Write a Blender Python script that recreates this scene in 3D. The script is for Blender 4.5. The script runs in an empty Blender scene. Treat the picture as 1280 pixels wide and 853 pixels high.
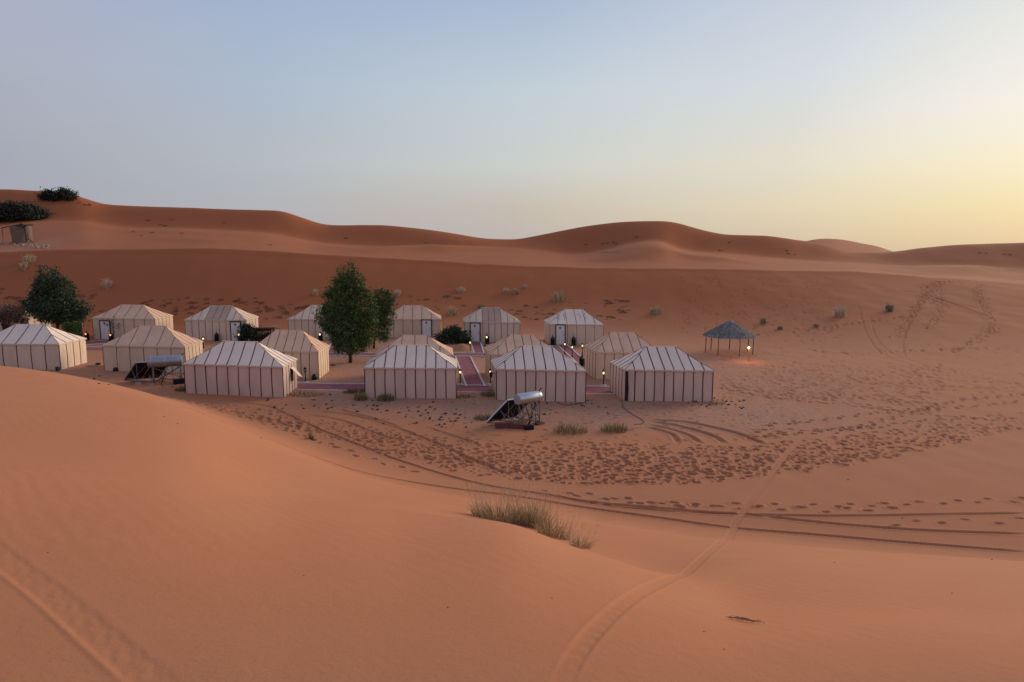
import bpy, math, random
import numpy as np
from mathutils import Vector, Matrix

random.seed(7)
rng = np.random.default_rng(7)
SC = bpy.context.scene
COL = SC.collection
R = math.radians

# ------------------------------------------------------------------ camera
HC = 9.2                      # eye height above the floor of the camp
FPX = 853.0                   # focal length for a 1280 px wide frame
HORIZON = 314.0
PITCH = math.atan((426.5 - HORIZON) / FPX)
cam = bpy.data.cameras.new("camera")
cam.sensor_width = 36.0
cam.lens = FPX / 1280 * 36
cam.clip_start, cam.clip_end = 0.05, 20000
camo = bpy.data.objects.new("camera", cam)
camo.location = (0, 0, HC)
camo.rotation_euler = (math.pi / 2 - PITCH, 0, 0)
COL.objects.link(camo)
SC.camera = camo

# ------------------------------------------------------------------ sky, sun, exposure
SUN_AZ, SUN_EL = R(52), R(13)           # azimuth to the right of the view axis


def lin(c):
    c = c / 255.0
    return c / 12.92 if c <= 0.04045 else ((c + 0.055) / 1.055) ** 2.4


def rgb(r, g, b):
    return (lin(r), lin(g), lin(b), 1.0)


W = bpy.data.worlds.new("World")
SC.world = W
W.use_nodes = True
nt = W.node_tree
for n in list(nt.nodes):
    nt.nodes.remove(n)


def wn(t, **k):
    n = nt.nodes.new(t)
    for a, b in k.items():
        setattr(n, a, b)
    return n


tc = wn('ShaderNodeTexCoord')
sep = wn('ShaderNodeSeparateXYZ')
nt.links.new(tc.outputs['Generated'], sep.inputs[0])
dot = wn('ShaderNodeVectorMath', operation='DOT_PRODUCT')
nt.links.new(tc.outputs['Generated'], dot.inputs[0])
dot.inputs[1].default_value = (math.sin(SUN_AZ), math.cos(SUN_AZ), 0)
RAMPS = [
    (0.02, [(0, (163, 163, 176)), (.05, (166, 167, 179)), (.12, (167, 170, 183)), (.22, (171, 177, 192)), (.34, (168, 174, 204)), (.7, (150, 158, 186)), (1, (140, 150, 180))]),
    (0.31, [(0, (172, 170, 180)), (.06, (180, 180, 185)), (.12, (180, 187, 193)), (.22, (174, 188, 206)), (.34, (160, 178, 209)), (.7, (135, 157, 198)), (1, (140, 150, 180))]),
    (0.616, [(0, (188, 178, 176)), (.06, (198, 188, 176)), (.12, (204, 207, 203)), (.22, (195, 208, 216)), (.34, (170, 185, 213)), (.7, (140, 163, 202)), (1, (140, 150, 180))]),
    (0.85, [(0, (208, 188, 166)), (.06, (224, 211, 183)), (.12, (225, 220, 203)), (.22, (213, 219, 224)), (.34, (198, 208, 222)), (.7, (150, 172, 205)), (1, (140, 150, 180))]),
    (0.966, [(0, (224, 196, 158)), (.05, (238, 218, 170)), (.10, (245, 233, 200)), (.17, (246, 241, 231)), (.25, (238, 236, 226)), (.34, (225, 226, 229)), (.7, (165, 182, 206)), (1, (140, 150, 180))]),
]
prev = None
for i, (d, stops) in enumerate(RAMPS):
    cr = wn('ShaderNodeValToRGB')
    cr.color_ramp.interpolation = 'LINEAR'
    while len(cr.color_ramp.elements) < len(stops):
        cr.color_ramp.elements.new(0.5)
    for e, (p, c) in zip(cr.color_ramp.elements, stops):
        e.position = p
        e.color = rgb(*c)
    nt.links.new(sep.outputs['Z'], cr.inputs[0])
    if prev is None:
        prev = cr.outputs[0]
    else:
        mr = wn('ShaderNodeMapRange', interpolation_type='SMOOTHSTEP' if False else 'LINEAR')
        mr.inputs['From Min'].default_value = RAMPS[i - 1][0]
        mr.inputs['From Max'].default_value = d
        nt.links.new(dot.outputs['Value'], mr.inputs['Value'])
        mx = wn('ShaderNodeMix', data_type='RGBA')
        nt.links.new(mr.outputs[0], mx.inputs['Factor'])
        nt.links.new(prev, mx.inputs['A'])
        nt.links.new(cr.outputs[0], mx.inputs['B'])
        prev = mx.outputs['Result']
# the physical sky under the measured gradient
sky = wn('ShaderNodeTexSky', sky_type='NISHITA', sun_disc=False)
sky.sun_elevation, sky.sun_rotation = SUN_EL, SUN_AZ
sky.air_density, sky.dust_density, sky.ozone_density = 1.0, 2.0, 1.5
sk = wn('ShaderNodeVectorMath', operation='SCALE')
sk.inputs['Scale'].default_value = 0.10
nt.links.new(sky.outputs[0], sk.inputs[0])
mx = wn('ShaderNodeMix', data_type='RGBA')
mx.inputs['Factor'].default_value = 0.03
nt.links.new(prev, mx.inputs['A'])
nt.links.new(sk.outputs[0], mx.inputs['B'])
# thin, nearly invisible cloud streaks
mp = wn('ShaderNodeMapping')
mp.inputs['Scale'].default_value = (2.0, 2.0, 9.0)
mp.inputs['Rotation'].default_value = (0.15, 0.1, 0.4)
nt.links.new(tc.outputs['Generated'], mp.inputs[0])
nz = wn('ShaderNodeTexNoise')
nz.inputs['Scale'].default_value = 1.6
nz.inputs['Detail'].default_value = 5
nz.inputs['Roughness'].default_value = 0.55
nt.links.new(mp.outputs[0], nz.inputs['Vector'])
cmr = wn('ShaderNodeMapRange')
cmr.inputs['From Min'].default_value = 0.45
cmr.inputs['From Max'].default_value = 0.75
cmr.inputs['To Max'].default_value = 0.06
nt.links.new(nz.outputs['Fac'], cmr.inputs['Value'])
cl = wn('ShaderNodeMix', data_type='RGBA')
nt.links.new(cmr.outputs[0], cl.inputs['Factor'])
nt.links.new(mx.outputs['Result'], cl.inputs['A'])
cl.inputs['B'].default_value = rgb(214, 204, 206)
# glow round the sun beyond the right edge of the frame
d3 = wn('ShaderNodeVectorMath', operation='DOT_PRODUCT')
nt.links.new(tc.outputs['Generated'], d3.inputs[0])
d3.inputs[1].default_value = (math.sin(SUN_AZ) * math.cos(R(3)), math.cos(SUN_AZ) * math.cos(R(3)), math.sin(R(3)))
mxx = wn('ShaderNodeMath', operation='MAXIMUM')
nt.links.new(d3.outputs['Value'], mxx.inputs[0])
mxx.inputs[1].default_value = 0
pw = wn('ShaderNodeMath', operation='POWER')
nt.links.new(mxx.outputs[0], pw.inputs[0])
pw.inputs[1].default_value = 280
gs = wn('ShaderNodeVectorMath', operation='SCALE')
gs.inputs[0].default_value = (14.0, 9.6, 4.6)
nt.links.new(pw.outputs[0], gs.inputs['Scale'])
ad = wn('ShaderNodeVectorMath', operation='ADD')
nt.links.new(cl.outputs['Result'], ad.inputs[0])
nt.links.new(gs.outputs[0], ad.inputs[1])
bg = wn('ShaderNodeBackground')
bg.inputs['Strength'].default_value = 1.0
nt.links.new(ad.outputs[0], bg.inputs['Color'])
wo = wn('ShaderNodeOutputWorld')
nt.links.new(bg.outputs[0], wo.inputs[0])

sl = bpy.data.lights.new("sun", 'SUN')
sl.energy = 3.5
sl.angle = R(36)
sl.color = (1.0, 0.80, 0.58)
so = bpy.data.objects.new("sun", sl)
dirv = Vector((math.sin(SUN_AZ) * math.cos(SUN_EL), math.cos(SUN_AZ) * math.cos(SUN_EL), math.sin(SUN_EL)))
so.rotation_euler = dirv.to_track_quat('Z', 'Y').to_euler()
so.location = (60, 40, 60)
COL.objects.link(so)

SC.view_settings.view_transform = 'Standard'
SC.view_settings.look = 'None'
SC.view_settings.exposure = 0.0
SC.view_settings.gamma = 1.0
SC.view_settings.use_curve_mapping = False

# ------------------------------------------------------------------ materials


def mat(name, col, rough=0.9, metal=0.0, var=0.0, vscale=3.0, bump=0.0, bscale=30.0, emit=None, estr=0.0, spec=0.2, island=0.0, col2=None, stretch=None):
    m = bpy.data.materials.new(name)
    m.use_nodes = True
    t = m.node_tree
    b = t.nodes['Principled BSDF']
    b.inputs['Roughness'].default_value = rough
    b.inputs['Metallic'].default_value = metal
    b.inputs['Specular IOR Level'].default_value = spec
    b.inputs['Base Color'].default_value = (*col, 1)
    t_c = t.nodes.new('ShaderNodeTexCoord')
    src = t_c.outputs['Object']
    if stretch:
        mpp = t.nodes.new('ShaderNodeMapping')
        mpp.inputs['Scale'].default_value = stretch
        t.links.new(src, mpp.inputs[0])
        src = mpp.outputs[0]
    out = None
    if var > 0:
        n = t.nodes.new('ShaderNodeTexNoise')
        n.inputs['Scale'].default_value = vscale
        n.inputs['Detail'].default_value = 6
        n.inputs['Roughness'].default_value = 0.6
        t.links.new(src, n.inputs['Vector'])
        r_ = t.nodes.new('ShaderNodeMapRange')
        r_.inputs['From Min'].default_value = 0.3
        r_.inputs['From Max'].default_value = 0.7
        t.links.new(n.outputs['Fac'], r_.inputs['Value'])
        mi = t.nodes.new('ShaderNodeMix')
        mi.data_type = 'RGBA'
        c2 = col2 or tuple(c * (1 - var) for c in col)
        mi.inputs['A'].default_value = (*c2, 1)
        mi.inputs['B'].default_value = (*[min(1, c * (1 + var * .5)) for c in col], 1)
        t.links.new(r_.outputs[0], mi.inputs['Factor'])
        out = mi.outputs['Result']
    if island > 0:
        g = t.nodes.new('ShaderNodeNewGeometry')
        h = t.nodes.new('ShaderNodeHueSaturation')
        r1 = t.nodes.new('ShaderNodeMapRange')
        r1.inputs['To Min'].default_value = 1 - island
        r1.inputs['To Max'].default_value = 1 + island
        t.links.new(g.outputs['Random Per Island'], r1.inputs['Value'])
        t.links.new(r1.outputs[0], h.inputs['Value'])
        r2 = t.nodes.new('ShaderNodeMapRange')
        r2.inputs['To Min'].default_value = 0.5 + .03 * island
        r2.inputs['To Max'].default_value = 0.5 - .05 * island
        t.links.new(g.outputs['Random Per Island'], r2.inputs['Value'])
        t.links.new(r2.outputs[0], h.inputs['Hue'])
        if out is not None:
            t.links.new(out, h.inputs['Color'])
        else:
            h.inputs['Color'].default_value = (*col, 1)
        out = h.outputs[0]
    if out is not None:
        t.links.new(out, b.inputs['Base Color'])
    if bump > 0:
        n = t.nodes.new('ShaderNodeTexNoise')
        n.inputs['Scale'].default_value = bscale
        n.inputs['Detail'].default_value = 4
        t.links.new(src, n.inputs['Vector'])
        bp = t.nodes.new('ShaderNodeBump')
        bp.inputs['Strength'].default_value = bump
        bp.inputs['Distance'].default_value = 0.02
        t.links.new(n.outputs['Fac'], bp.inputs['Height'])
        t.links.new(bp.outputs[0], b.inputs['Normal'])
    if emit:
        b.inputs['Emission Color'].default_value = (*emit, 1)
        b.inputs['Emission Strength'].default_value = estr
    return m


M = {}
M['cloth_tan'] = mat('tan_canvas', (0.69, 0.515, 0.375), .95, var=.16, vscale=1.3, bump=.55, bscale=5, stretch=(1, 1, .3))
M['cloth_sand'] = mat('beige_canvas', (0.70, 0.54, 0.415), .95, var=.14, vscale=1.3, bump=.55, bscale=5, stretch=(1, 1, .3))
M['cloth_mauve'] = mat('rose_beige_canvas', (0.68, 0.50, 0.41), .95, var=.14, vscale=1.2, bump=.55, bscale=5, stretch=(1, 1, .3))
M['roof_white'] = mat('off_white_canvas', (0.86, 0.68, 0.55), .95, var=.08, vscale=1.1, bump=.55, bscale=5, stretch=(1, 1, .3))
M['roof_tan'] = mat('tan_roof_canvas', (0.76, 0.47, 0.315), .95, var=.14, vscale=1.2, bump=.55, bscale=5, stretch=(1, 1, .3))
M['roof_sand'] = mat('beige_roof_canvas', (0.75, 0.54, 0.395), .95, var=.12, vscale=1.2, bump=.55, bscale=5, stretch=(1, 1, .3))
M['roof_patch'] = mat('brown_roof_cover', (0.50, 0.33, 0.25), .95, var=.12, vscale=1.2, bump=.55, bscale=5, stretch=(1, 1, .3))
M['seam_dark'] = mat('dark_brown_webbing', (0.075, 0.042, 0.040), .9, var=.2)
M['seam_brown'] = mat('brown_webbing', (0.17, 0.10, 0.07), .9, var=.2)
M['door_white'] = mat('painted_white_door', (0.74, 0.68, 0.66), .6, var=.06)
M['door_frame'] = mat('dark_stained_wood', (0.05, 0.03, 0.024), .7, var=.3)
M['inside'] = mat('opening_shade', (0.03, 0.022, 0.02), .95)  # near black, painted shade for the tent openings
M['carpet'] = mat('wine_red_carpet', (0.30, 0.105, 0.115), .97, var=.28, vscale=1.6, bump=.3, bscale=40)
M['edge'] = mat('white_edging', (0.62, 0.54, 0.50), .9, var=.15)
M['iron'] = mat('black_iron', (0.014, 0.013, 0.013), .55, metal=.3, var=.3)
M['lamp_lit'] = mat('lit_lamp_glass', (1, .9, .7), .4, emit=(1.0, 0.60, 0.20), estr=2.2)
M['lamp_red'] = mat('lit_red_lamp_glass', (1, .5, .3), .4, emit=(1.0, 0.30, 0.10), estr=1.6)
M['lamp_off'] = mat('dusty_lamp_glass', (0.08, 0.08, 0.08), .3)
M['concrete'] = mat('pale_concrete', (0.45, 0.39, 0.35), .95, var=.2, bump=.4)
M['steel'] = mat('galvanised_steel', (0.52, 0.53, 0.56), .38, metal=.75, var=.12, vscale=6)
M['tank'] = mat('brushed_tank_shell', (0.52, 0.52, 0.54), .33, metal=.8, var=.08, vscale=2)
M['tank_grey'] = mat('grey_tank_shell', (0.34, 0.35, 0.38), .40, metal=.7, var=.1, vscale=2)
M['tank_cap'] = mat('grey_tank_cap', (0.36, 0.37, 0.42), .5, metal=.3, var=.1)
M['strut'] = mat('weathered_grey_strut', (0.20, 0.185, 0.18), .55, metal=.5, var=.2)
M['panel_dark'] = mat('collector_back', (0.018, 0.018, 0.02), .55, var=.25)
M['glass'] = mat('collector_glass', (0.02, 0.025, 0.04), .08, spec=.6)
M['block_red'] = mat('red_brown_beam', (0.17, 0.07, 0.06), .9, var=.3, bump=.4)
M['black_plastic'] = mat('black_plastic', (0.012, 0.015, 0.02), .4)
M['thatch'] = mat('grey_thatch', (0.27, 0.25, 0.225), .95, var=.4, vscale=5, island=.55)
M['post'] = mat('bare_wood_post', (0.32, 0.17, 0.10), .9, var=.3)
M['bark'] = mat('grey_brown_bark', (0.085, 0.06, 0.05), .95, var=.4, vscale=8, bump=.6, bscale=20)
M['leaf_tree'] = mat('green_leaf', (0.074, 0.112, 0.036), .75, island=.35)
M['leaf_dark'] = mat('dark_olive_leaf', (0.058, 0.082, 0.046), .8, island=.35)
M['leaf_bush'] = mat('deep_green_leaf', (0.045, 0.065, 0.034), .7, island=.6)
M['leaf_hedge'] = mat('hedge_leaf', (0.05, 0.095, 0.025), .8, island=.5)
M['leaf_black'] = mat('tamarisk_leaf', (0.046, 0.056, 0.036), .85, island=.6)
M['leaf_grey'] = mat('dry_grey_leaf', (0.15, 0.105, 0.08), .9, island=.5)
M['grass_green'] = mat('olive_grass', (0.42, 0.325, 0.155), .9, island=.55)
M['grass_dark'] = mat('dark_green_grass', (0.19, 0.175, 0.075), .9, island=.5)
M['grass_straw'] = mat('straw_grass', (0.60, 0.46, 0.28), .9, island=.4)
M['grass_pale'] = mat('pale_dry_grass', (0.60, 0.47, 0.34), .9, island=.35)
M['scrub'] = mat('brown_green_scrub', (0.17, 0.095, 0.050), .95, island=.5)
M['mud'] = mat('mud_wall', (0.20, 0.145, 0.105), .97, var=.3, vscale=3, bump=.8, bscale=6)
M['dead_wood'] = mat('dead_wood', (0.05, 0.036, 0.03), .9, var=.3)
M['rubble'] = mat('pale_rubble', (0.36, 0.27, 0.22), .95, var=.3)
M['stone'] = mat('dark_stone', (0.12, 0.075, 0.06), .95, var=.4)
M['cable'] = mat('dark_cable', (0.05, 0.03, 0.024), .6)
M['pergola'] = mat('dark_red_timber', (0.05, 0.018, 0.016), .8, var=.3)
M['sand_heap'] = mat('orange_heaped_sand', (0.46, 0.21, 0.105), .97, var=.12, bump=.4, bscale=25)
M['pale_plank'] = mat('grey_plank', (0.42, 0.36, 0.35), .85, var=.2)


# ------------------------------------------------------------------ sand ground
def pchip(xk, yk, x):
    xk = np.asarray(xk, float)
    yk = np.asarray(yk, float)
    h = np.diff(xk)
    d = np.diff(yk) / h
    m = np.zeros_like(yk)
    w1 = 2 * h[1:] + h[:-1]
    w2 = h[1:] + 2 * h[:-1]
    ok = d[:-1] * d[1:] > 0
    with np.errstate(divide='ignore', invalid='ignore'):
        m[1:-1] = np.where(ok, (w1 + w2) / (w1 / d[:-1] + w2 / d[1:]), 0)
    m[0], m[-1] = d[0], d[-1]
    x = np.clip(x, xk[0], xk[-1])
    i = np.clip(np.searchsorted(xk, x, side='right') - 1, 0, len(h) - 1)
    t = (x - xk[i]) / h[i]
    t2, t3 = t * t, t * t * t
    return (2 * t3 - 3 * t2 + 1) * yk[i] + (t3 - 2 * t2 + t) * h[i] * m[i] + (-2 * t3 + 3 * t2) * yk[i + 1] + (t3 - t2) * h[i] * m[i + 1]


SP, CP = math.sin(PITCH), math.cos(PITCH)


def drop(v):                       # metres below the eye per metre ahead, on image row v
    cy = (np.asarray(v, float) - 426.5) / FPX
    return (SP + cy * CP) / (CP - cy * SP)


def vrow(T):                       # inverse of drop
    T = np.asarray(T, float)
    cy = (T * CP - SP) / (CP + T * SP)
    return 426.5 + FPX * cy


def lateral(u, v, Y):              # world x of image column u at distance Y ahead
    cy = (np.asarray(v, float) - 426.5) / FPX
    return (np.asarray(u, float) - 640) / FPX * Y / (CP - cy * SP)


# relief lines of the dunes as surveyed: (column, row or height, distance ahead)
def line_v(pts):
    return ('v', np.array(pts, float))


def line_z(pts):
    return ('z', np.array(pts, float))


def const(y, pts):
    return [(u, v, y) for u, v in pts]


LINES = [
    ('A', line_z([(-250, 6.9, 3.3), (0, 6.8, 3.5), (330, 6.7, 3.7), (640, 6.6, 3.8), (1000, 6.4, 4.1), (1280, 6.3, 4.3), (1530, 6.25, 4.4)])),
    ('M', line_z([(-250, 6.3, 11), (0, 6.0, 11), (200, 5.66, 11), (330, 5.12, 11), (450, 4.72, 11.5), (520, 4.52, 11.7)]), line_v([(575, 648, 11.5), (600, 649, 11.4), (640, 652, 11), (680, 668, 10), (700, 678, 9.5), (740, 691, 8.8), (800, 713, 7.8), (850, 735, 7.0)]), line_z([(920, 5.42, 7), (1000, 5.4, 7), (1280, 5.2, 7.2), (1530, 5.15, 7.2)])),
    ('M2', line_z([(-250, 6.1, 13), (0, 5.85, 13), (200, 5.45, 13), (330, 4.68, 13), (450, 4.12, 13.5), (520, 3.9, 13.6), (575, 3.75, 13.5), (600, 3.70, 13.4), (640, 3.72, 13), (680, 3.90, 12), (700, 3.97, 11.5), (740, 4.12, 10.8), (800, 4.35, 9.9), (850, 4.55, 9.4), (920, 4.62, 9.4), (1000, 4.55, 9.5), (1280, 4.35, 9.5), (1530, 4.3, 9.5)])),
    ('N', line_z([(-250, 5.45, 21), (0, 5.05, 21), (200, 4.45, 20.5), (330, 3.66, 19), (450, 2.9, 18.5), (560, 2.36, 18.5), (640, 2.18, 18), (740, 1.95, 17.5), (850, 2.0, 16.5), (1000, 2.2, 15.5), (1280, 2.3, 14.5), (1530, 2.3, 14)])),
    ('T', line_v([(-250, 443, 37), (0, 457.5, 34.5), (56, 463.5, 33.8), (90, 469.5, 33.4), (132, 478, 33), (156, 484, 32.6), (180, 491, 32.2), (214, 501, 31.6), (250, 514, 30.8), (285, 527, 29.7), (330, 545, 28.4), (450, 590, 25.9), (560, 611, 25), (640, 621, 24.3), (740, 637, 23.5), (850, 652, 22.5), (1000, 668, 21.5), (1280, 691, 20), (1530, 706, 19.3)])),
    ('T2', line_z([(-250, 0, 49), (0, 0, 48), (120, 0, 47), (200, 0, 45.5), (330, 0, 36.5), (450, 0, 31), (560, 0, 29), (740, 0, 26), (1000, 0, 24), (1280, 0, 23), (1530, 0, 22)])),
    ('D', line_z([(-250, 0, 77), (0, 0, 77), (300, 0, 76), (640, 0, 74), (760, 0, 71), (900, 0, 66), (1000, 0, 62), (1100, 0, 58), (1280, 0, 52), (1530, 0, 50)])),
    ('E', line_v(const(100, [(-250, 318), (0, 315), (100, 311), (150, 311), (250, 311), (330, 314), (470, 322), (540, 326), (600, 330), (700, 334.5), (780, 336), (840, 336), (960, 337.5), (1060, 339), (1100, 342), (1160, 347.5), (1200, 349.5), (1280, 355), (1530, 368)]))),
    ('E2', None),
    ('E3', None),
    ('G', line_v(const(165, [(-250, 282), (0, 279), (50, 275), (103, 275), (122, 279), (160, 284), (250, 287), (325, 290), (362, 296), (400, 304), (470, 309), (540, 311), (600, 311), (655, 311), (685, 314), (710, 317), (735, 316), (760, 311), (790, 304), (815, 301), (828, 302), (845, 309), (865, 314), (900, 316), (935, 320), (975, 324), (1010, 326), (1066, 329), (1109, 333.5), (1142, 336), (1200, 338), (1280, 339), (1530, 342)]))),
    ('H', line_v([(-250, 236, 182), (0, 237.5, 182), (50, 239, 182), (92, 243, 182), (110, 249, 182), (130, 255, 182), (160, 257, 182), (200, 259, 182), (250, 260.5, 182), (330, 262, 182), (355, 264, 182), (370, 269, 182), (390, 276, 182), (410, 281, 182), (440, 281.5, 182), (470, 281.5, 182), (500, 284, 182), (540, 289, 182), (580, 295, 182), (615, 299, 182), (640, 299.5, 182), (660, 297, 182), (700, 289, 182), (740, 282, 182), (770, 278.5, 182), (800, 277, 182), (830, 277, 182), (845, 279, 182), (870, 286, 182), (890, 290.5, 182), (910, 293, 182), (930, 293, 182), (960, 294, 182), (985, 298, 182), (1010, 302, 186), (1039, 308, 186), (1063, 315.5, 186), (1100, 316.5, 186), (1120, 315, 186), (1157, 310.5, 186), (1208, 306, 186), (1280, 303.5, 186), (1530, 299, 186)])),
    ('H2', None),
    ('J', line_v(const(600, [(-250, 330), (900, 325), (985, 310), (1000, 303.5), (1010, 301), (1033, 298.5), (1050, 299.5), (1065, 301.5), (1080, 305.5), (1095, 307), (1102, 309.5), (1115, 314.5), (1140, 320), (1280, 322), (1530, 322)]))),
    ('K', line_z([(-250, -6, 1500), (640, -6, 1500), (1530, -6, 1500)])),
    ('L', line_z([(-250, -14, 7000), (640, -14, 7000), (1530, -14, 7000)])),
]
US = np.arange(-240, 1521, 4.0)


def sample_line(parts):
    pu, pz, pY = [], [], []
    for kind, a in parts:
        for u, q, Y in a:
            pu.append(u)
            pY.append(Y)
            pz.append(HC - Y * float(drop(q)) if kind == 'v' else q)
    return pchip(pu, pz, US), pchip(pu, pY, US)


curves = []                                   # each: azimuth array, distance, height
prevzY = None
for ln in LINES:
    if ln[1] is None:
        z0, Y0 = prevzY
        if ln[0] == 'E2':
            z, Y = z0 - 0.10, Y0 + 3
        elif ln[0] == 'E3':
            z, Y = z0 - 0.75, Y0 + 9
        else:
            z, Y = z0 - 7, Y0 + 60
    else:
        z, Y = sample_line(ln[1:])
    prevzY = (z, Y)
    if ln[0] == 'E':              # keep the brink crisp: carry the slip face straight up to it
        zd, Yd = lastD
        zk, Yk = z - (z - zd) / (Y - Yd) * 1.8 * 1.15, Y - 1.8
        vk = vrow((HC - zk) / Yk)
        Xk = lateral(US, vk, Yk)
        curves.append((np.arctan2(Xk, Yk), np.hypot(Xk, Yk), zk))
    if ln[0] == 'G':              # and the foot of the high slope
        zd, Yd = lastD
        zk, Yk = z - (z - zd) / (Y - Yd) * 3.0, Y - 3.0
        vk = vrow((HC - zk) / Yk)
        Xk = lateral(US, vk, Yk)
        curves.append((np.arctan2(Xk, Yk), np.hypot(Xk, Yk), zk))
    lastD = (z, Y)
    v = vrow((HC - z) / Y)
    X = lateral(US, v, Y)
    az = np.arctan2(X, Y)
    rr = np.hypot(X, Y)
    curves.append((az, rr, z))


def column_knots(az):
    a = abs(az)
    lim = R(44)
    if a <= lim:
        q = [(np.interp(az, c[0], c[1]), np.interp(az, c[0], c[2])) for c in curves]
    else:                                     # round the back the relief carries on, blended
        t = min(1.0, (a - lim) / (math.pi - lim))
        t = t * t * (3 - 2 * t) * 0.5
        s = math.copysign(lim, az)
        q = [(np.interp(s, c[0], c[1]) * (1 - t) + np.interp(-s, c[0], c[1]) * t, np.interp(s, c[0], c[2]) * (1 - t) + np.interp(-s, c[0], c[2]) * t) for c in curves]
    r = [0.0] + [p[0] for p in q]
    z = [6.75] + [p[1] for p in q]
    for i in range(1, len(r)):
        r[i] = max(r[i], r[i - 1] + 0.3)
    return r, z


IN = np.linspace(R(-41), R(41), 1000)
OUTL = -np.geomspace(R(41.3), R(180), 46)[::-1]
OUTR = np.geomspace(R(41.3), R(180), 46)
AZ = np.concatenate([OUTL, IN, OUTR])
segs = [np.linspace(0.25, 3.2, 14), np.geomspace(3.24, 20, 235), ]
inv = np.linspace(1 / 20.05, 1 / 40, 300)
segs.append(1 / inv)
inv = np.linspace(1 / 40.15, 1 / 78, 115)
segs.append(1 / inv)
segs.append(np.linspace(78.3, 130, 135))
segs.append(np.linspace(130.6, 340, 190))
segs.append(np.geomspace(345, 9000, 46))
RR = np.concatenate(segs)
Z = np.zeros((len(AZ), len(RR)))
for i, a in enumerate(AZ):
    kr, kz = column_knots(a)
    Z[i] = pchip(kr, kz, RR)
# soften the joints sideways
NL, NI = len(OUTL), len(IN)


def smooth_az(Zi, sig):
    k = np.exp(-.5 * (np.arange(-3 * sig, 3 * sig + 1) / sig) ** 2)
    k /= k.sum()
    P = np.pad(Zi, ((3 * sig, 3 * sig), (0, 0)), mode='edge')
    c = np.zeros_like(Zi)
    for q, w in enumerate(k):
        c += w * P[q:q + len(Zi)]
    return c


Zi = Z[NL:NL + NI]
wn_ = np.clip((25 - RR) / 5, 0, 1)[None, :]
wf_ = np.clip((RR - 80) / 20, 0, 1)[None, :]
edge = np.minimum(1, np.minimum(np.arange(NI), np.arange(NI)[::-1]) / 60.)[:, None]
Zsm = wn_ * smooth_az(Zi, 22) + wf_ * smooth_az(Zi, 5) + (1 - wn_ - wf_) * smooth_az(Zi, 12)
Z[NL:NL + NI] = Zi * (1 - edge) + Zsm * edge
Xg = np.sin(AZ)[:, None] * RR[None, :]
Yg = np.cos(AZ)[:, None] * RR[None, :]


def base_z(x, y):
    az = math.atan2(x, y)
    r = math.hypot(x, y)
    i = int(np.clip(np.searchsorted(AZ, az) - 1, 0, len(AZ) - 2))
    j = int(np.clip(np.searchsorted(RR, r) - 1, 0, len(RR) - 2))
    s = min(1, max(0, (az - AZ[i]) / (AZ[i + 1] - AZ[i])))
    t = min(1, max(0, (r - RR[j]) / (RR[j + 1] - RR[j])))
    return (Z[i, j] * (1 - s) + Z[i + 1, j] * s) * (1 - t) + (Z[i, j + 1] * (1 - s) + Z[i + 1, j + 1] * s) * t


def ray(u, v):
    cx, cy = (u - 640) / FPX, (v - 426.5) / FPX
    return cx, CP - cy * SP, -SP - cy * CP


def hit(u, v, near=0.0):           # where the sight line through a photo pixel meets the sand
    dx, dy, dz = ray(u, v)
    k = math.hypot(dx, dy)
    dx, dy, dz = dx / k, dy / k, dz / k
    az = math.atan2(dx, dy)
    i = int(np.clip(np.searchsorted(AZ, az) - 1, 0, len(AZ) - 2))
    s = (az - AZ[i]) / (AZ[i + 1] - AZ[i])
    prof = Z[i] * (1 - s) + Z[i + 1] * s
    f = HC + dz * RR - prof
    ok = np.where((f <= 0) & (RR > near))[0]
    j = int(ok[0]) if len(ok) else len(RR) - 30
    if j > 0 and f[j - 1] > 0:
        t = f[j - 1] / (f[j - 1] - f[j])
        r = RR[j - 1] + t * (RR[j] - RR[j - 1])
    else:
        r = RR[j]
    x, y = dx * r, dy * r
    return x, y, base_z(x, y)


def flat(u, v, z=0.0):             # on the level floor of the camp
    dx, dy, dz = ray(u, v)
    t = (z - HC) / dz
    return dx * t, dy * t


DZ = np.zeros_like(Z)
DIST_SHADE = np.zeros_like(Z)  # turned-up sand plus painted pit shade, per vertex
# broad undulation
def wavy(x, y, seed, n, lmin, lmax):
    g = np.random.default_rng(seed)
    o = np.zeros_like(x)
    for _ in range(n):
        L = math.exp(g.uniform(math.log(lmin), math.log(lmax)))
        a = g.uniform(0, 2 * math.pi)
        o += np.sin((x * math.cos(a) + y * math.sin(a)) * 2 * math.pi / L + g.uniform(0, 6.28)) * (L / lmax)
    return o / math.sqrt(n)


far = np.clip((RR - 82) / 30, 0, 1)[None, :] * np.clip((900 - RR) / 500, 0.1, 1)[None, :]
DZ += far * (0.22 * wavy(Xg, Yg, 3, 9, 18, 60) + 0.03 * wavy(Xg, Yg, 4, 8, 5, 12))
def soft_ridge(px, h, wn, wf):
    def f(d, a):
        return h * np.where(d > 0, np.exp(-(d / wf) ** 2), np.exp(-(d / wn) ** 2)), d * 0
    RIDGES.append((px, f, max(wn, wf) * 2.4))


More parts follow.
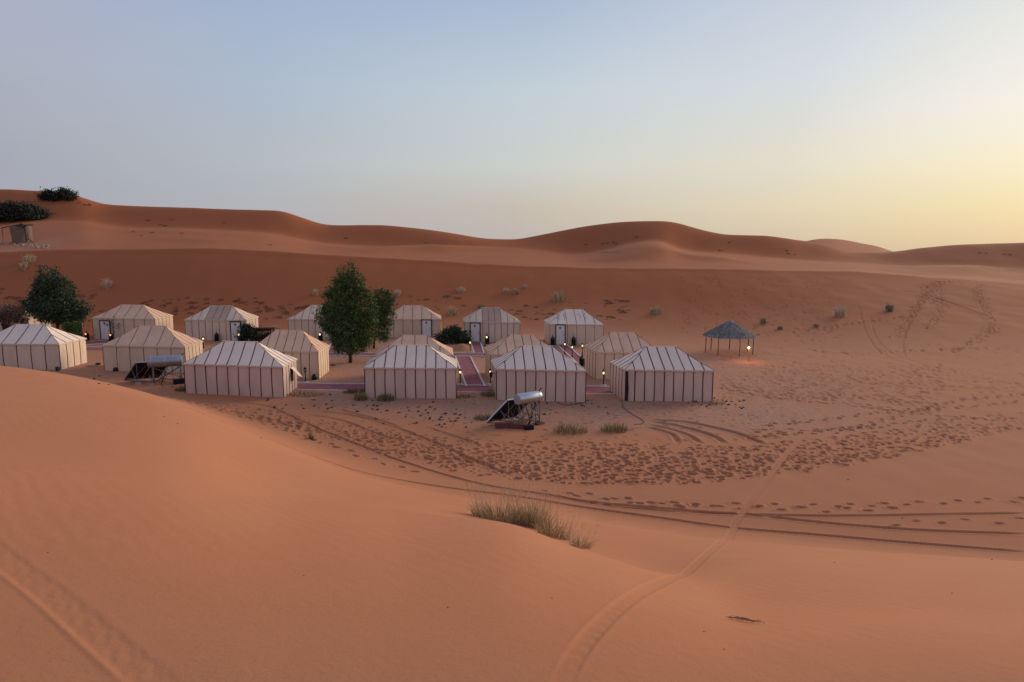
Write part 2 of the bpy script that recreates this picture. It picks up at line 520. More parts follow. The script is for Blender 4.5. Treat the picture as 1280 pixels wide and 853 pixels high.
RIDGES = []
soft_ridge([(430, 318), (500, 316), (560, 314.5), (620, 312.5), (665, 313)], 1.5, 3, 12)
soft_ridge([(130, 296), (200, 299), (270, 303), (330, 300), (385, 304), (440, 312)], .3, 3, 12)
soft_ridge([(1140, 343), (1200, 341), (1240, 339), (1300, 337)], 1.3, 3.5, 12)
soft_ridge([(700, 325), (780, 322), (840, 318), (900, 325), (960, 330)], .9, 3.5, 12)
soft_ridge([(60, 283), (140, 288), (220, 292), (300, 294), (345, 296)], .25, 3, 12)
soft_ridge([(1120, 331), (1165, 327), (1215, 329), (1300, 325)], 1.4, 4, 14)
soft_ridge([(470, 304), (530, 303), (580, 304), (620, 303)], .9, 3, 9)
soft_ridge([(760, 296), (800, 294), (835, 297), (870, 304)], .9, 3, 8)
campw = (np.clip((RR - 24) / 6, 0, 1) * np.clip((80 - RR) / 6, 0, 1))[None, :]
DZ += campw * 0.012 * wavy(Xg, Yg, 5, 8, 1.0, 4.0)
slopew = (np.clip((RR - 60) / 12, 0, 1) * np.clip((112 - RR) / 8, 0, 1))[None, :] * np.clip((Z - .15) / 1.2, 0, 1)
DZ += slopew * 0.045 * wavy(Xg, Yg, 6, 8, 3, 9)


def window(x, y, rad):
    r = math.hypot(x, y)
    az = math.atan2(x, y)
    da = rad / max(r, .5)
    i0, i1 = np.searchsorted(AZ, az - da), np.searchsorted(AZ, az + da)
    j0, j1 = np.searchsorted(RR, r - rad), np.searchsorted(RR, r + rad)
    return slice(i0, i1), slice(j0, j1)


def stamp(x, y, head, L, Wd, depth, mark=1.0):
    si, sj = window(x, y, max(L, Wd) * 2.3)
    X, Y = Xg[si, sj] - x, Yg[si, sj] - y
    if X.size == 0:
        return
    c, s = math.cos(head), math.sin(head)
    q = np.sqrt(((X * c + Y * s) / L) ** 2 + ((-X * s + Y * c) / Wd) ** 2)
    DZ[si, sj] += -depth * np.exp(-q ** 3) + 0.38 * depth * np.exp(-((q - 1.45) / .35) ** 2)
    DIST_SHADE[si, sj] = np.maximum(DIST_SHADE[si, sj], mark * np.exp(-(q / 1.05) ** 4))


def track(px, prof, width, mark=0.0, step=0.25, press=False):
    pts = [hit(u, v) for u, v in px]
    P = np.array([(p[0], p[1]) for p in pts])
    seg = np.hypot(*np.diff(P, axis=0).T)
    s = np.concatenate([[0], np.cumsum(seg)])
    n = max(2, int(s[-1] / step))
    ss = np.linspace(0, s[-1], n)
    PX, PY = pchip(s, P[:, 0], ss), pchip(s, P[:, 1], ss)
    D = {}
    dist = np.full(Z.shape, 1e3, np.float32)
    along = np.zeros(Z.shape, np.float32)
    for k in range(n - 1):
        ax, ay, bx, by = PX[k], PY[k], PX[k + 1], PY[k + 1]
        L = math.hypot(bx - ax, by - ay) + 1e-6
        si, sj = window((ax + bx) / 2, (ay + by) / 2, L / 2 + width)
        X, Y = Xg[si, sj], Yg[si, sj]
        if X.size == 0:
            continue
        tx, ty = (bx - ax) / L, (by - ay) / L
        t = np.clip((X - ax) * tx + (Y - ay) * ty, 0, L)
        ex, ey = X - ax - tx * t, Y - ay - ty * t
        d = np.hypot(ex, ey)
        sgn = np.sign(tx * ey - ty * ex)
        cur = dist[si, sj]
        better = d < np.abs(cur)
        dist[si, sj] = np.where(better, d * np.where(sgn == 0, 1, sgn), cur)
        along[si, sj] = np.where(better, ss[k] + t, along[si, sj])
    m = np.abs(dist) < width
    d = dist[m]
    fl = max(.8, width * .8)
    fade = np.clip(along[m] / fl, 0, 1) * np.clip((s[-1] - along[m]) / fl, 0, 1)
    dz, mk = prof(d, along[m])
    if press:
        DZ[m] *= 1 - .9 * np.clip(mk * 3.4, 0, 1) * fade
        DIST_SHADE[m] *= 1 - np.clip(mk * 3.4, 0, 1) * fade
    DZ[m] += dz * fade
    if mark:
        DIST_SHADE[m] = np.maximum(DIST_SHADE[m], mark * mk * fade)


def rut(half, depth, ridge=.5, lopsided=0.0):
    def f(d, a):
        q = d / half
        wob = 1 + .25 * np.sin(a * 3.1) * np.sin(a * 1.3)
        dz = -depth * wob * np.exp(-np.abs(q) ** 3) + depth * ridge * (np.exp(-((q - 1.6) / .5) ** 2) * (1 + lopsided) + np.exp(-((q + 1.6) / .5) ** 2) * (1 - lopsided))
        return dz, np.exp(-np.abs(q) ** 4)
    return f


def tyre(half0, depth, pitch, ridge=.6):
    def f(d, a):
        half = np.interp(a, [0, 5, 12, 25, 60], [half0 * .6, half0 * .75, half0, half0 * 1.5, half0 * 1.6])
        q = d / half
        inside = np.exp(-np.abs(q) ** 8)
        tread = np.sin((a + np.abs(d) * .6) * 2 * math.pi / pitch)
        dz = -depth * inside + inside * tread * depth * .22 + depth * ridge * (np.exp(-((q - 1.25) / .22) ** 2) + np.exp(-((q + 1.25) / .22) ** 2))
        return dz, inside * .3
    return f


for px, f, wd in RIDGES:
    track(px, f, wd, 0, 2.0)
# wheel ruts
track([(172, 491), (214, 503), (250, 516.5), (285, 530), (330, 547.5), (390, 570), (450, 590), (510, 602), (560, 610), (640, 620), (740, 636), (820, 647), (914, 660), (1023, 669), (1152, 680), (1290, 691)], rut(.07, .042, .5), .5, .8)
track([(290, 502), (330, 507), (365, 521), (400, 537), (455, 559), (524, 584), (620, 609), (690, 620), (760, 630), (820, 635), (880, 640), (937, 644), (1054, 656), (1171, 664), (1290, 668)], rut(.075, .045, .5), .5, .8)
track([(640, 611), (700, 622), (760, 632), (840, 639), (937, 643.5), (1054, 645), (1171, 643.5), (1290, 641.5)], rut(.075, .042, .5), .5, .7)
track([(395, 513), (440, 519), (490, 533), (540, 552), (590, 575), (640, 596)], rut(.11, .04, .5), .4, .7)
track([(420, 511), (470, 524), (505, 536)], rut(.11, .04, .5), .4, .6)
track([(380, 518), (420, 524), (470, 542), (510, 555)], rut(.11, .035, .5), .4, .6)
track([(530, 533), (570, 546), (600, 556)], rut(.11, .035, .5), .4, .6)
# broad soft track on the near dune
SCUFF = [(random.uniform(15, 70), random.uniform(-90, 90), random.uniform(0, 6)) for _ in range(9)]


def broad(d, a):
    q = d / .098
    ins = np.exp(-np.abs(q) ** 8)
    scuff = sum(np.sin(a * ka + d * kd + ph) for ka, kd, ph in SCUFF) * .00045
    return -.003 * ins + ins * scuff + .001 * np.exp(-((q - 1.3) / .35) ** 2) + .0045 * np.exp(-((q + 1.25) / .2) ** 2), ins * .15
track([(-60, 645), (-30, 668), (0, 695), (70, 748), (135, 804), (193, 853), (250, 905)], broad, .3, .06)
# pair of lines curving over the right slope
track([(1073, 381), (1086, 422), (1107, 444), (1143, 458), (1197, 469), (1290, 483)], rut(.10, .035, .8), .15, .25)
track([(1088, 396), (1098, 425), (1125, 446), (1179, 462), (1235, 474), (1290, 487)], rut(.10, .035, .8), .15, .25)
track([(1132, 448), (1129, 430), (1136, 408), (1146, 392)], rut(.12, .03, .7), .2, .3)
track([(1100, 363), (1140, 364), (1170, 372), (1200, 382), (1238, 396)], rut(.2, .05, .7), .9, .2)
track([(1140, 368), (1165, 374), (1190, 384)], rut(.2, .05, .7), .9, .2)
# lorry arcs in front of the right tent
track([(812, 525), (850, 527), (890, 534), (925, 543), (950, 553), (957, 557)], rut(.16, .06, .5), .6, .8)
track([(812, 527), (840, 531), (870, 538), (895, 547), (908, 556)], rut(.16, .055, .5), .6, .8)
track([(806, 530), (835, 536), (862, 545), (878, 556)], rut(.14, .05, .5), .6, .7)
track([(800, 533), (825, 538), (842, 545), (848, 555)], rut(.14, .05, .5), .6, .7)

# footprints: the trodden band, then single trails
def between(lo, hi, u):
    return np.interp(u, [p[0] for p in lo], [p[1] for p in lo]), np.interp(u, [p[0] for p in hi], [p[1] for p in hi])


BLO = [(230, 499), (260, 504), (320, 509), (400, 524), (480, 537), (560, 548), (640, 552), (720, 552), (800, 553), (880, 556), (940, 557), (1000, 549), (1080, 541), (1160, 528), (1230, 520), (1290, 513)]
BHI = [(230, 504), (260, 512), (320, 526), (400, 543), (480, 566), (560, 588), (640, 600), (720, 606), (800, 606), (880, 604), (940, 598), (1000, 591), (1080, 580), (1160, 562), (1230, 547), (1290, 535)]
u = 225.0
nst = 0
while u < 1285:
    lo, hi = between(BLO, BHI, u)
    v = lo + random.uniform(0, 4)
    while v < hi:
        vv = v + random.uniform(-1.5, 1.5)
        uu = u + random.uniform(-7, 7)
        edge = min(1, (vv - lo + 2) / 12, (hi - vv + 2) / 11)
        if random.random() < .30 + .70 * max(0, edge):
            x, y, z = hit(uu, vv)
            s = random.uniform(.75, 1.25)
            stamp(x, y, random.gauss(0.15, .35), .150 * s, .10 * s, random.uniform(.045, .095), random.uniform(.7, 1))
            nst += 1
        v += random.uniform(3.7, 5.6)
    u += random.uniform(7.2, 9.8)


for _ in range(900):
    uu = random.uniform(280, 1285)
    lo, hi = between(BLO, BHI, uu)
    x, y, z = hit(uu, random.uniform(lo, hi))
    stamp(x, y, random.uniform(0, 3), random.uniform(.07, .13), random.uniform(.05, .09), random.uniform(.02, .05), random.uniform(.3, .9))


def trail(px, step=.62, L=.17, Wd=.085, depth=.05, side=.14, jit=.05, mark=.9):
    P = np.array([hit(a, b)[:2] for a, b in px])
    seg = np.hypot(*np.diff(P, axis=0).T)
    s = np.concatenate([[0], np.cumsum(seg)])
    k = 0
    q = random.uniform(0, step)
    while q < s[-1]:
        x, y = np.interp(q, s, P[:, 0]), np.interp(q, s, P[:, 1])
        x2, y2 = np.interp(q + .3, s, P[:, 0]), np.interp(q + .3, s, P[:, 1])
        h = math.atan2(y2 - y, x2 - x) if q + .3 < s[-1] else 0
        sd = side * (1 if k % 2 else -1)
        stamp(x - math.sin(h) * sd + random.gauss(0, jit), y + math.cos(h) * sd + random.gauss(0, jit), h + random.gauss(0, .2), L * random.uniform(.8, 1.2), Wd * random.uniform(.8, 1.25), depth * random.uniform(.7, 1.2), mark)
        q += step * random.uniform(.85, 1.15)
        k += 1


trail([(415, 556), (450, 570), (485, 581), (520, 590)], .9, .21, .10, .05)
trail([(250, 508), (300, 521), (345, 533), (395, 552), (430, 560)], .55, .2, .11, .06)
trail([(215, 497), (260, 507), (330, 523), (380, 532)], .38, .22, .13, .07)
trail([(225, 501), (270, 512), (340, 527), (395, 540)], .38, .22, .13, .07)
trail([(690, 612), (760, 622), (830, 632), (900, 631), (990, 632), (1090, 631), (1180, 628), (1290, 625)], .72, .16, .085, .055)
trail([(810, 626), (880, 634), (960, 636), (1050, 637), (1130, 636)], .75, .16, .085, .055)
trail([(735, 628), (800, 631), (850, 636)], .8, .15, .085, .05)
trail([(1100, 655), (1180, 652), (1290, 651)], .9, .16, .08, .04)
trail([(640, 612), (690, 616), (740, 626), (790, 624)], .7, .16, .085, .045)
trail([(900, 485), (960, 497), (1040, 505), (1110, 513), (1180, 520), (1240, 525)], .42, .2, .12, .075, mark=1.0)
trail([(900, 480), (960, 492), (1040, 501), (1110, 510)], .5, .2, .12, .055)
trail([(930, 548), (1000, 540), (1070, 535), (1130, 518), (1200, 500), (1290, 492)], .5, .18, .10, .095, mark=1.0)
trail([(960, 545), (1040, 541), (1110, 531), (1180, 523)], .6, .18, .10, .09, mark=1.0)
trail([(950, 532), (1020, 526), (1080, 518), (1140, 512), (1220, 508), (1290, 500)], .6, .18, .10, .09, mark=1.0)
trail([(930, 540), (1020, 537), (1100, 534)], .7, .18, .10, .085, mark=1.0)
trail([(1100, 500), (1150, 503), (1175, 506)], .3, .2, .12, .06, .25)
trail([(1110, 502), (1170, 510), (1160, 516)], .3, .2, .12, .06, .25)
trail([(1140, 462), (1150, 471), (1200, 476), (1290, 480)], .55, .2, .12, .06)
trail([(1080, 478), (1150, 480), (1210, 485), (1270, 485)], .6, .2, .12, .055)
for px in [[(1172, 352), (1160, 366), (1150, 378), (1142, 392), (1130, 408), (1124, 424)], [(1165, 358), (1152, 372), (1146, 386), (1138, 396)], [(1150, 360), (1168, 355), (1186, 353), (1206, 354)], [(1228, 356), (1219, 364), (1222, 378), (1232, 388), (1238, 398), (1240, 418)], [(1222, 362), (1226, 372), (1230, 384)], [(1172, 372), (1175, 386), (1168, 402), (1160, 412)], [(1178, 352), (1172, 364), (1176, 376)], [(1008, 415), (1045, 408), (1085, 402), (1120, 398), (1138, 394)], [(1010, 438), (1060, 442), (1120, 440), (1180, 437), (1280, 436)], [(1190, 440), (1220, 425), (1240, 410)]]:
    trail(px, .5, .2, .12, .09, .24, .12, .95)
    if px[0][0] > 1140:
        trail(px, .65, .2, .12, .07, .45, .25, .7)
# faint scuffing over the worn sand right of the tents
for _ in range(1500):
    uu = random.uniform(880, 1290) if random.random() < .75 else random.uniform(800, 1100)
    vv = 500 - abs(random.gauss(0, 48))
    if uu > 1060 and random.random() < .72:
        continue
    if vv < 400 or (uu < 900 and vv > 430):
        continue
    x, y, z = hit(uu, vv)
    stamp(x, y, random.uniform(-.5, .8), random.uniform(.14, .24), random.uniform(.08, .12), random.uniform(.02, .045), random.uniform(.3, .7))
for _ in range(420):
    uu, vv = random.uniform(960, 1180), random.uniform(455, 500)
    x, y, z = hit(uu, vv)
    stamp(x, y, random.uniform(-.5, .8), .2, .13, random.uniform(.03, .06), .5)
for _ in range(350):
    uu, vv = random.uniform(850, 1050), random.uniform(345, 420)
    x, y, z = hit(uu, vv)
    stamp(x, y, random.uniform(-.5, .8), random.uniform(.2, .34), random.uniform(.12, .2), random.uniform(.03, .06), .4)
for _ in range(260):
    uu, vv = random.uniform(400, 1000), random.uniform(497, 552)
    x, y, z = hit(uu, vv)
    stamp(x, y, random.uniform(-.5, .8), random.uniform(.1, .2), random.uniform(.08, .12), random.uniform(.02, .045), random.uniform(.3, .8))


# motorbike line with its tread
track([(697, 870), (712, 832), (732, 802), (762, 770), (798, 742), (838, 723), (878, 698), (903, 676), (919, 655), (938, 627), (958, 600), (984, 566), (1010, 540), (1040, 510), (1078, 480)], tyre(.11, .008, .15, .45), .45, .12, press=True)


def blob_mask(u, v, rx, ry):
    x, y = flat(u, v)
    return np.exp(-(((Xg - x) / rx) ** 2 + ((Yg - y) / ry) ** 2))


# dusty, trodden hard floor of the camp
RED_SHADE = np.clip((RR - 74) / 16, 0, 1)[None, :] * (1 - .65 * np.clip((np.arctan2(Xg, Yg) - .30) / .25, 0, 1))  # far dune sand: redder, with slope shade painted into its tone
RED_SHADE *= 1 - .42 * np.clip((Yg - 103) / 12, 0, 1) * np.clip((168 - Yg) / 8, 0, 1)
DUST = np.clip((RR - 27) / 10, 0, 1)[None, :] * np.clip((84 - RR) / 8, 0, 1)[None, :] * (1 - np.clip((Z - .1) / .5, 0, 1))
HUTX, HUTY, _ = hit(26, 309, 60)
DUST = DUST * np.clip((blob_mask(560, 470, 26, 20) * 1.6 + blob_mask(860, 518, 6, 3) * .9 + blob_mask(520, 520, 9, 2.5) * .8), 0, 1)
for (u0, v0, rx, ry, k) in [(215, 404, 5, 4, .9), (570, 402, 7, 4, .8), (665, 404, 7, 4, .8), (440, 402, 5, 4, .6)]:
    DUST = np.maximum(DUST, k * blob_mask(u0, v0, rx, ry) * (1 - np.clip((Z - .15) / .5, 0, 1)))
_ua = np.arctan([(q - 640) / 853 for q in (0, 200, 330, 450, 600, 900)])
DUST *= np.clip((Yg - np.interp(np.arctan2(Xg, Yg), _ua, [50, 47, 42, 37, 34, 32])) / 3, 0, 1)
DUST = np.maximum(DUST, .75 * np.exp(-(((Xg - HUTX) / 6.5) ** 2 + ((Yg - HUTY) / 9) ** 2)))

Zt = Z + DZ


def gz(x, y):                      # final ground height, marks included
    az = math.atan2(x, y)
    r = math.hypot(x, y)
    i = int(np.clip(np.searchsorted(AZ, az) - 1, 0, len(AZ) - 2))
    j = int(np.clip(np.searchsorted(RR, r) - 1, 0, len(RR) - 2))
    s = min(1, max(0, (az - AZ[i]) / (AZ[i + 1] - AZ[i])))
    t = min(1, max(0, (r - RR[j]) / (RR[j + 1] - RR[j])))
    return (Zt[i, j] * (1 - s) + Zt[i + 1, j] * s) * (1 - t) + (Zt[i, j + 1] * (1 - s) + Zt[i + 1, j + 1] * s) * t


def ground_mesh():
    na, nr = Z.shape
    na -= 1                        # the last column repeats the first
    V = np.empty((na * nr + 1, 3), np.float32)
    V[:-1, 0] = Xg[:na].ravel()
    V[:-1, 1] = Yg[:na].ravel()
    V[:-1, 2] = Zt[:na].ravel()
    V[-1] = (0, 0, 6.75)
    idx = np.arange(na * nr).reshape(na, nr)
    nxt = np.roll(idx, -1, axis=0)
    q = np.stack([idx[:, :-1], idx[:, 1:], nxt[:, 1:], nxt[:, :-1]], -1).reshape(-1, 4)[:, ::-1]
    tri = np.stack([np.full(na, na * nr), idx[:, 0], nxt[:, 0]], -1)[:, ::-1]
    me = bpy.data.meshes.new("sand_ground")
    nq, ntr = len(q), len(tri)
    me.vertices.add(len(V))
    me.vertices.foreach_set('co', V.ravel())
    me.loops.add(nq * 4 + ntr * 3)
    me.loops.foreach_set('vertex_index', np.concatenate([q.ravel(), tri.ravel()]).astype(np.int32))
    me.polygons.add(nq + ntr)
    me.polygons.foreach_set('loop_start', np.concatenate([np.arange(nq) * 4, nq * 4 + np.arange(ntr) * 3]).astype(np.int32))
    me.update(calc_edges=True)
    me.polygons.foreach_set('use_smooth', np.ones(nq + ntr, bool))
    for nm, arr in (('disturbed_shade', DIST_SHADE), ('dust', DUST), ('iron', RED_SHADE)):
        a = me.attributes.new(nm, 'FLOAT', 'POINT')
        vals = np.zeros(len(V), np.float32)
        vals[:-1] = arr[:na].ravel()
        a.data.foreach_set('value', vals)
    return me


def sand_material():
    m = bpy.data.materials.new('desert_sand')
    m.use_nodes = True
    t = m.node_tree
    b = t.nodes['Principled BSDF']
    b.inputs['Roughness'].default_value = 0.97
    b.inputs['Specular IOR Level'].default_value = 0.08

    def N(ty, **k):
        n = t.nodes.new(ty)
        for a, v in k.items():
            setattr(n, a, v)
        return n
    t_c = N('ShaderNodeTexCoord')

    def noise(scale, detail=5, rough=.6, vec=None):
        n = N('ShaderNodeTexNoise')
        n.inputs['Scale'].default_value = scale
        n.inputs['Detail'].default_value = detail
        n.inputs['Roughness'].default_value = rough
        t.links.new(vec or t_c.outputs['Object'], n.inputs['Vector'])
        return n.outputs['Fac']

    def rng_(src, a, b_, c=0., d=1.):
        r_ = N('ShaderNodeMapRange')
        r_.inputs['From Min'].default_value = a
        r_.inputs['From Max'].default_value = b_
        r_.inputs['To Min'].default_value = c
        r_.inputs['To Max'].default_value = d
        t.links.new(src, r_.inputs['Value'])
        return r_.outputs[0]

    def mix(f, a, b_):
        x = N('ShaderNodeMix', data_type='RGBA')
        if isinstance(f, float):
            x.inputs['Factor'].default_value = f
        else:
            t.links.new(f, x.inputs['Factor'])
        for s, v in (('A', a), ('B', b_)):
            if isinstance(v, tuple):
                x.inputs[s].default_value = (*v, 1)
            else:
                t.links.new(v, x.inputs[s])
        return x.outputs['Result']

    def mul(a, b_):
        x = N('ShaderNodeMath', operation='MULTIPLY')
        for i, v in enumerate((a, b_)):
            if isinstance(v, float):
                x.inputs[i].default_value = v
            else:
                t.links.new(v, x.inputs[i])
        return x.outputs[0]
    c = mix(rng_(noise(.035, 4), .35, .65), (0.475, 0.192, 0.092), (0.495, 0.218, 0.112))
    c = mix(rng_(noise(.9, 6, .7), .35, .7, 0, .45), c, (0.43, 0.172, 0.088))
    c = mix(rng_(noise(42, 3, .7), .3, .75, 0, .3), c, (0.37, 0.150, 0.080))
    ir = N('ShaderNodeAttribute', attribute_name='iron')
    c = mix(ir.outputs['Fac'], c, (0.365, 0.118, 0.050))  # redder dune sand, also darkened to paint in the shade of far slopes
    du = N('ShaderNodeAttribute', attribute_name='dust')
    dn = mul(du.outputs['Fac'], rng_(noise(.55, 7, .65), .30, .62, .25, 1.0))
    grit = mix(rng_(noise(3.2, 9, .78), .38, .62), (0.33, 0.175, 0.120), (0.50, 0.275, 0.185))
    c = mix(dn, c, grit)
    di = N('ShaderNodeAttribute', attribute_name='disturbed_shade')
    c = mix(mul(di.outputs['Fac'], .85), c, (0.26, 0.088, 0.046))  # redder turned sand, darkened further to paint shade into prints and ruts
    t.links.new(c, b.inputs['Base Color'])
    # wind ripples and grain
    wv = N('ShaderNodeTexWave', wave_type='BANDS', bands_direction='DIAGONAL')
    wv.inputs['Scale'].default_value = 2.3
    wv.inputs['Distortion'].default_value = 5.5
    wv.inputs['Detail'].default_value = 2.5
    wv.inputs['Detail Scale'].default_value = .8
    t.links.new(t_c.outputs['Object'], wv.inputs['Vector'])
    rm = mul(wv.outputs['Fac'], rng_(noise(.18, 3), .42, .66, .08, 1.0))
    b1 = N('ShaderNodeBump')
    b1.inputs['Strength'].default_value = .11
    b1.inputs['Distance'].default_value = .02
    t.links.new(rm, b1.inputs['Height'])
    b2 = N('ShaderNodeBump')
    b2.inputs['Strength'].default_value = .35
    b2.inputs['Distance'].default_value = .02
    t.links.new(noise(14, 8, .75), b2.inputs['Height'])
    t.links.new(b1.outputs[0], b2.inputs['Normal'])
    b3 = N('ShaderNodeBump')
    b3.inputs['Distance'].default_value = .09
    t.links.new(mul(dn, 1.0), b3.inputs['Strength'])
    t.links.new(noise(5.0, 6, .7), b3.inputs['Height'])
    t.links.new(b2.outputs[0], b3.inputs['Normal'])
    t.links.new(b3.outputs[0], b.inputs['Normal'])
    return m


gme = ground_mesh()
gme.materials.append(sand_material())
ground = bpy.data.objects.new("sand_ground", gme)
ground['kind'] = 'structure'
ground['label'] = 'orange desert sand of the dunes and the camp floor with footprints and wheel tracks'
COL.objects.link(ground)


# ------------------------------------------------------------------ mesh helpers
class MB:
    def __init__(s):
        s.v, s.f, s.m = [], [], []

    def add(s, verts, faces, mi=0):
        o = len(s.v)
        s.v += [tuple(p) for p in verts]
        s.f += [tuple(o + i for i in f) for f in faces]
        s.m += [mi] * len(faces)

    def box(s, c, sz, rot=None, mi=0):
        x, y, z = (a / 2 for a in sz)
        P = [Vector(p) for p in ((-x, -y, -z), (x, -y, -z), (x, y, -z), (-x, y, -z), (-x, -y, z), (x, -y, z), (x, y, z), (-x, y, z))]
        if rot is not None:
            P = [rot @ p for p in P]
        s.add([p + Vector(c) for p in P], [(3, 2, 1, 0), (4, 5, 6, 7), (0, 1, 5, 4), (1, 2, 6, 5), (2, 3, 7, 6), (3, 0, 4, 7)], mi)

    def tube(s, pts, rad, n=6, cap=True, mi=0):
        pts = [Vector(p) for p in pts]
        if not hasattr(rad, '__len__'):
            rad = [rad] * len(pts)
        rings = []
        up = Vector((0, 0, 1))
        for i, p in enumerate(pts):
            t = (pts[min(i + 1, len(pts) - 1)] - pts[max(i - 1, 0)]).normalized()
            a = t.cross(up)
            if a.length < .05:
                a = t.cross(Vector((1, 0, 0)))
            a.normalize()
            b = t.cross(a)
            rings.append([p + (a * math.cos(2 * math.pi * k / n) + b * math.sin(2 * math.pi * k / n)) * rad[i] for k in range(n)])
        V = [q for r_ in rings for q in r_]
        F = [(i * n + k, i * n + (k + 1) % n, (i + 1) * n + (k + 1) % n, (i + 1) * n + k) for i in range(len(pts) - 1) for k in range(n)]
        if cap:
            F += [tuple(range(n))[::-1], tuple((len(pts) - 1) * n + k for k in range(n))]
        s.add(V, F, mi)

    def lathe(s, prof, n=8, c=(0, 0, 0), mi=0):
        V, F = [], []
        for (r_, z) in prof:
            for k in range(n):
                a = 2 * math.pi * (k + .5) / n
                V.append((c[0] + r_ * math.cos(a), c[1] + r_ * math.sin(a), c[2] + z))
        for i in range(len(prof) - 1):
            for k in range(n):
                F.append((i * n + k, i * n + (k + 1) % n, (i + 1) * n + (k + 1) % n, (i + 1) * n + k))
        F += [tuple(range(n))[::-1], tuple((len(prof) - 1) * n + k for k in range(n))]
        s.add(V, F, mi)

    def build(s, name, mats, parent=None, smooth=False, loc=None):
        me = bpy.data.meshes.new(name)
        me.from_pydata(s.v, [], s.f)
        for m_ in (mats if isinstance(mats, (list, tuple)) else [mats]):
            me.materials.append(m_)
        if any(s.m):
            me.polygons.foreach_set('material_index', s.m)
        if smooth:
            me.polygons.foreach_set('use_smooth', [True] * len(me.polygons))
        return link(name, me, parent, loc)


def link(name, me, parent=None, loc=None):
    o = bpy.data.objects.new(name, me)
    COL.objects.link(o)
    if parent is not None:
        o.parent = parent
    if loc is not None:
        o.location = loc
    return o


def thing(name, label, cat, loc=(0, 0, 0), rz=0.0, group=None):
    o = bpy.data.objects.new(name, None)
    o.empty_display_size = .3
    COL.objects.link(o)
    o.location = loc
    o.rotation_euler = (0, 0, rz)
    return tag(o, label, cat, group)


def tag(o, label, cat, group=None):
    o['label'] = label
    o['category'] = cat
    if group:
        o['group'] = group
    return o


def copy_tree(o, parent=None):
    c = o.copy()
    COL.objects.link(c)
    if parent is not None:
        c.parent = parent
    for ch in list(o.children):
        copy_tree(ch, c)
    return c


# ------------------------------------------------------------------ tents
def seam_xs(a, n, jit):
    """panel joints across a face of half width a: a grid of columns at three heights"""
    xs = [-a + 2 * a * i / n for i in range(n + 1)]
    return [[x + (random.uniform(-jit, jit) if 0 < i < n else 0) for _ in range(3)] for i, x in enumerate(xs)]


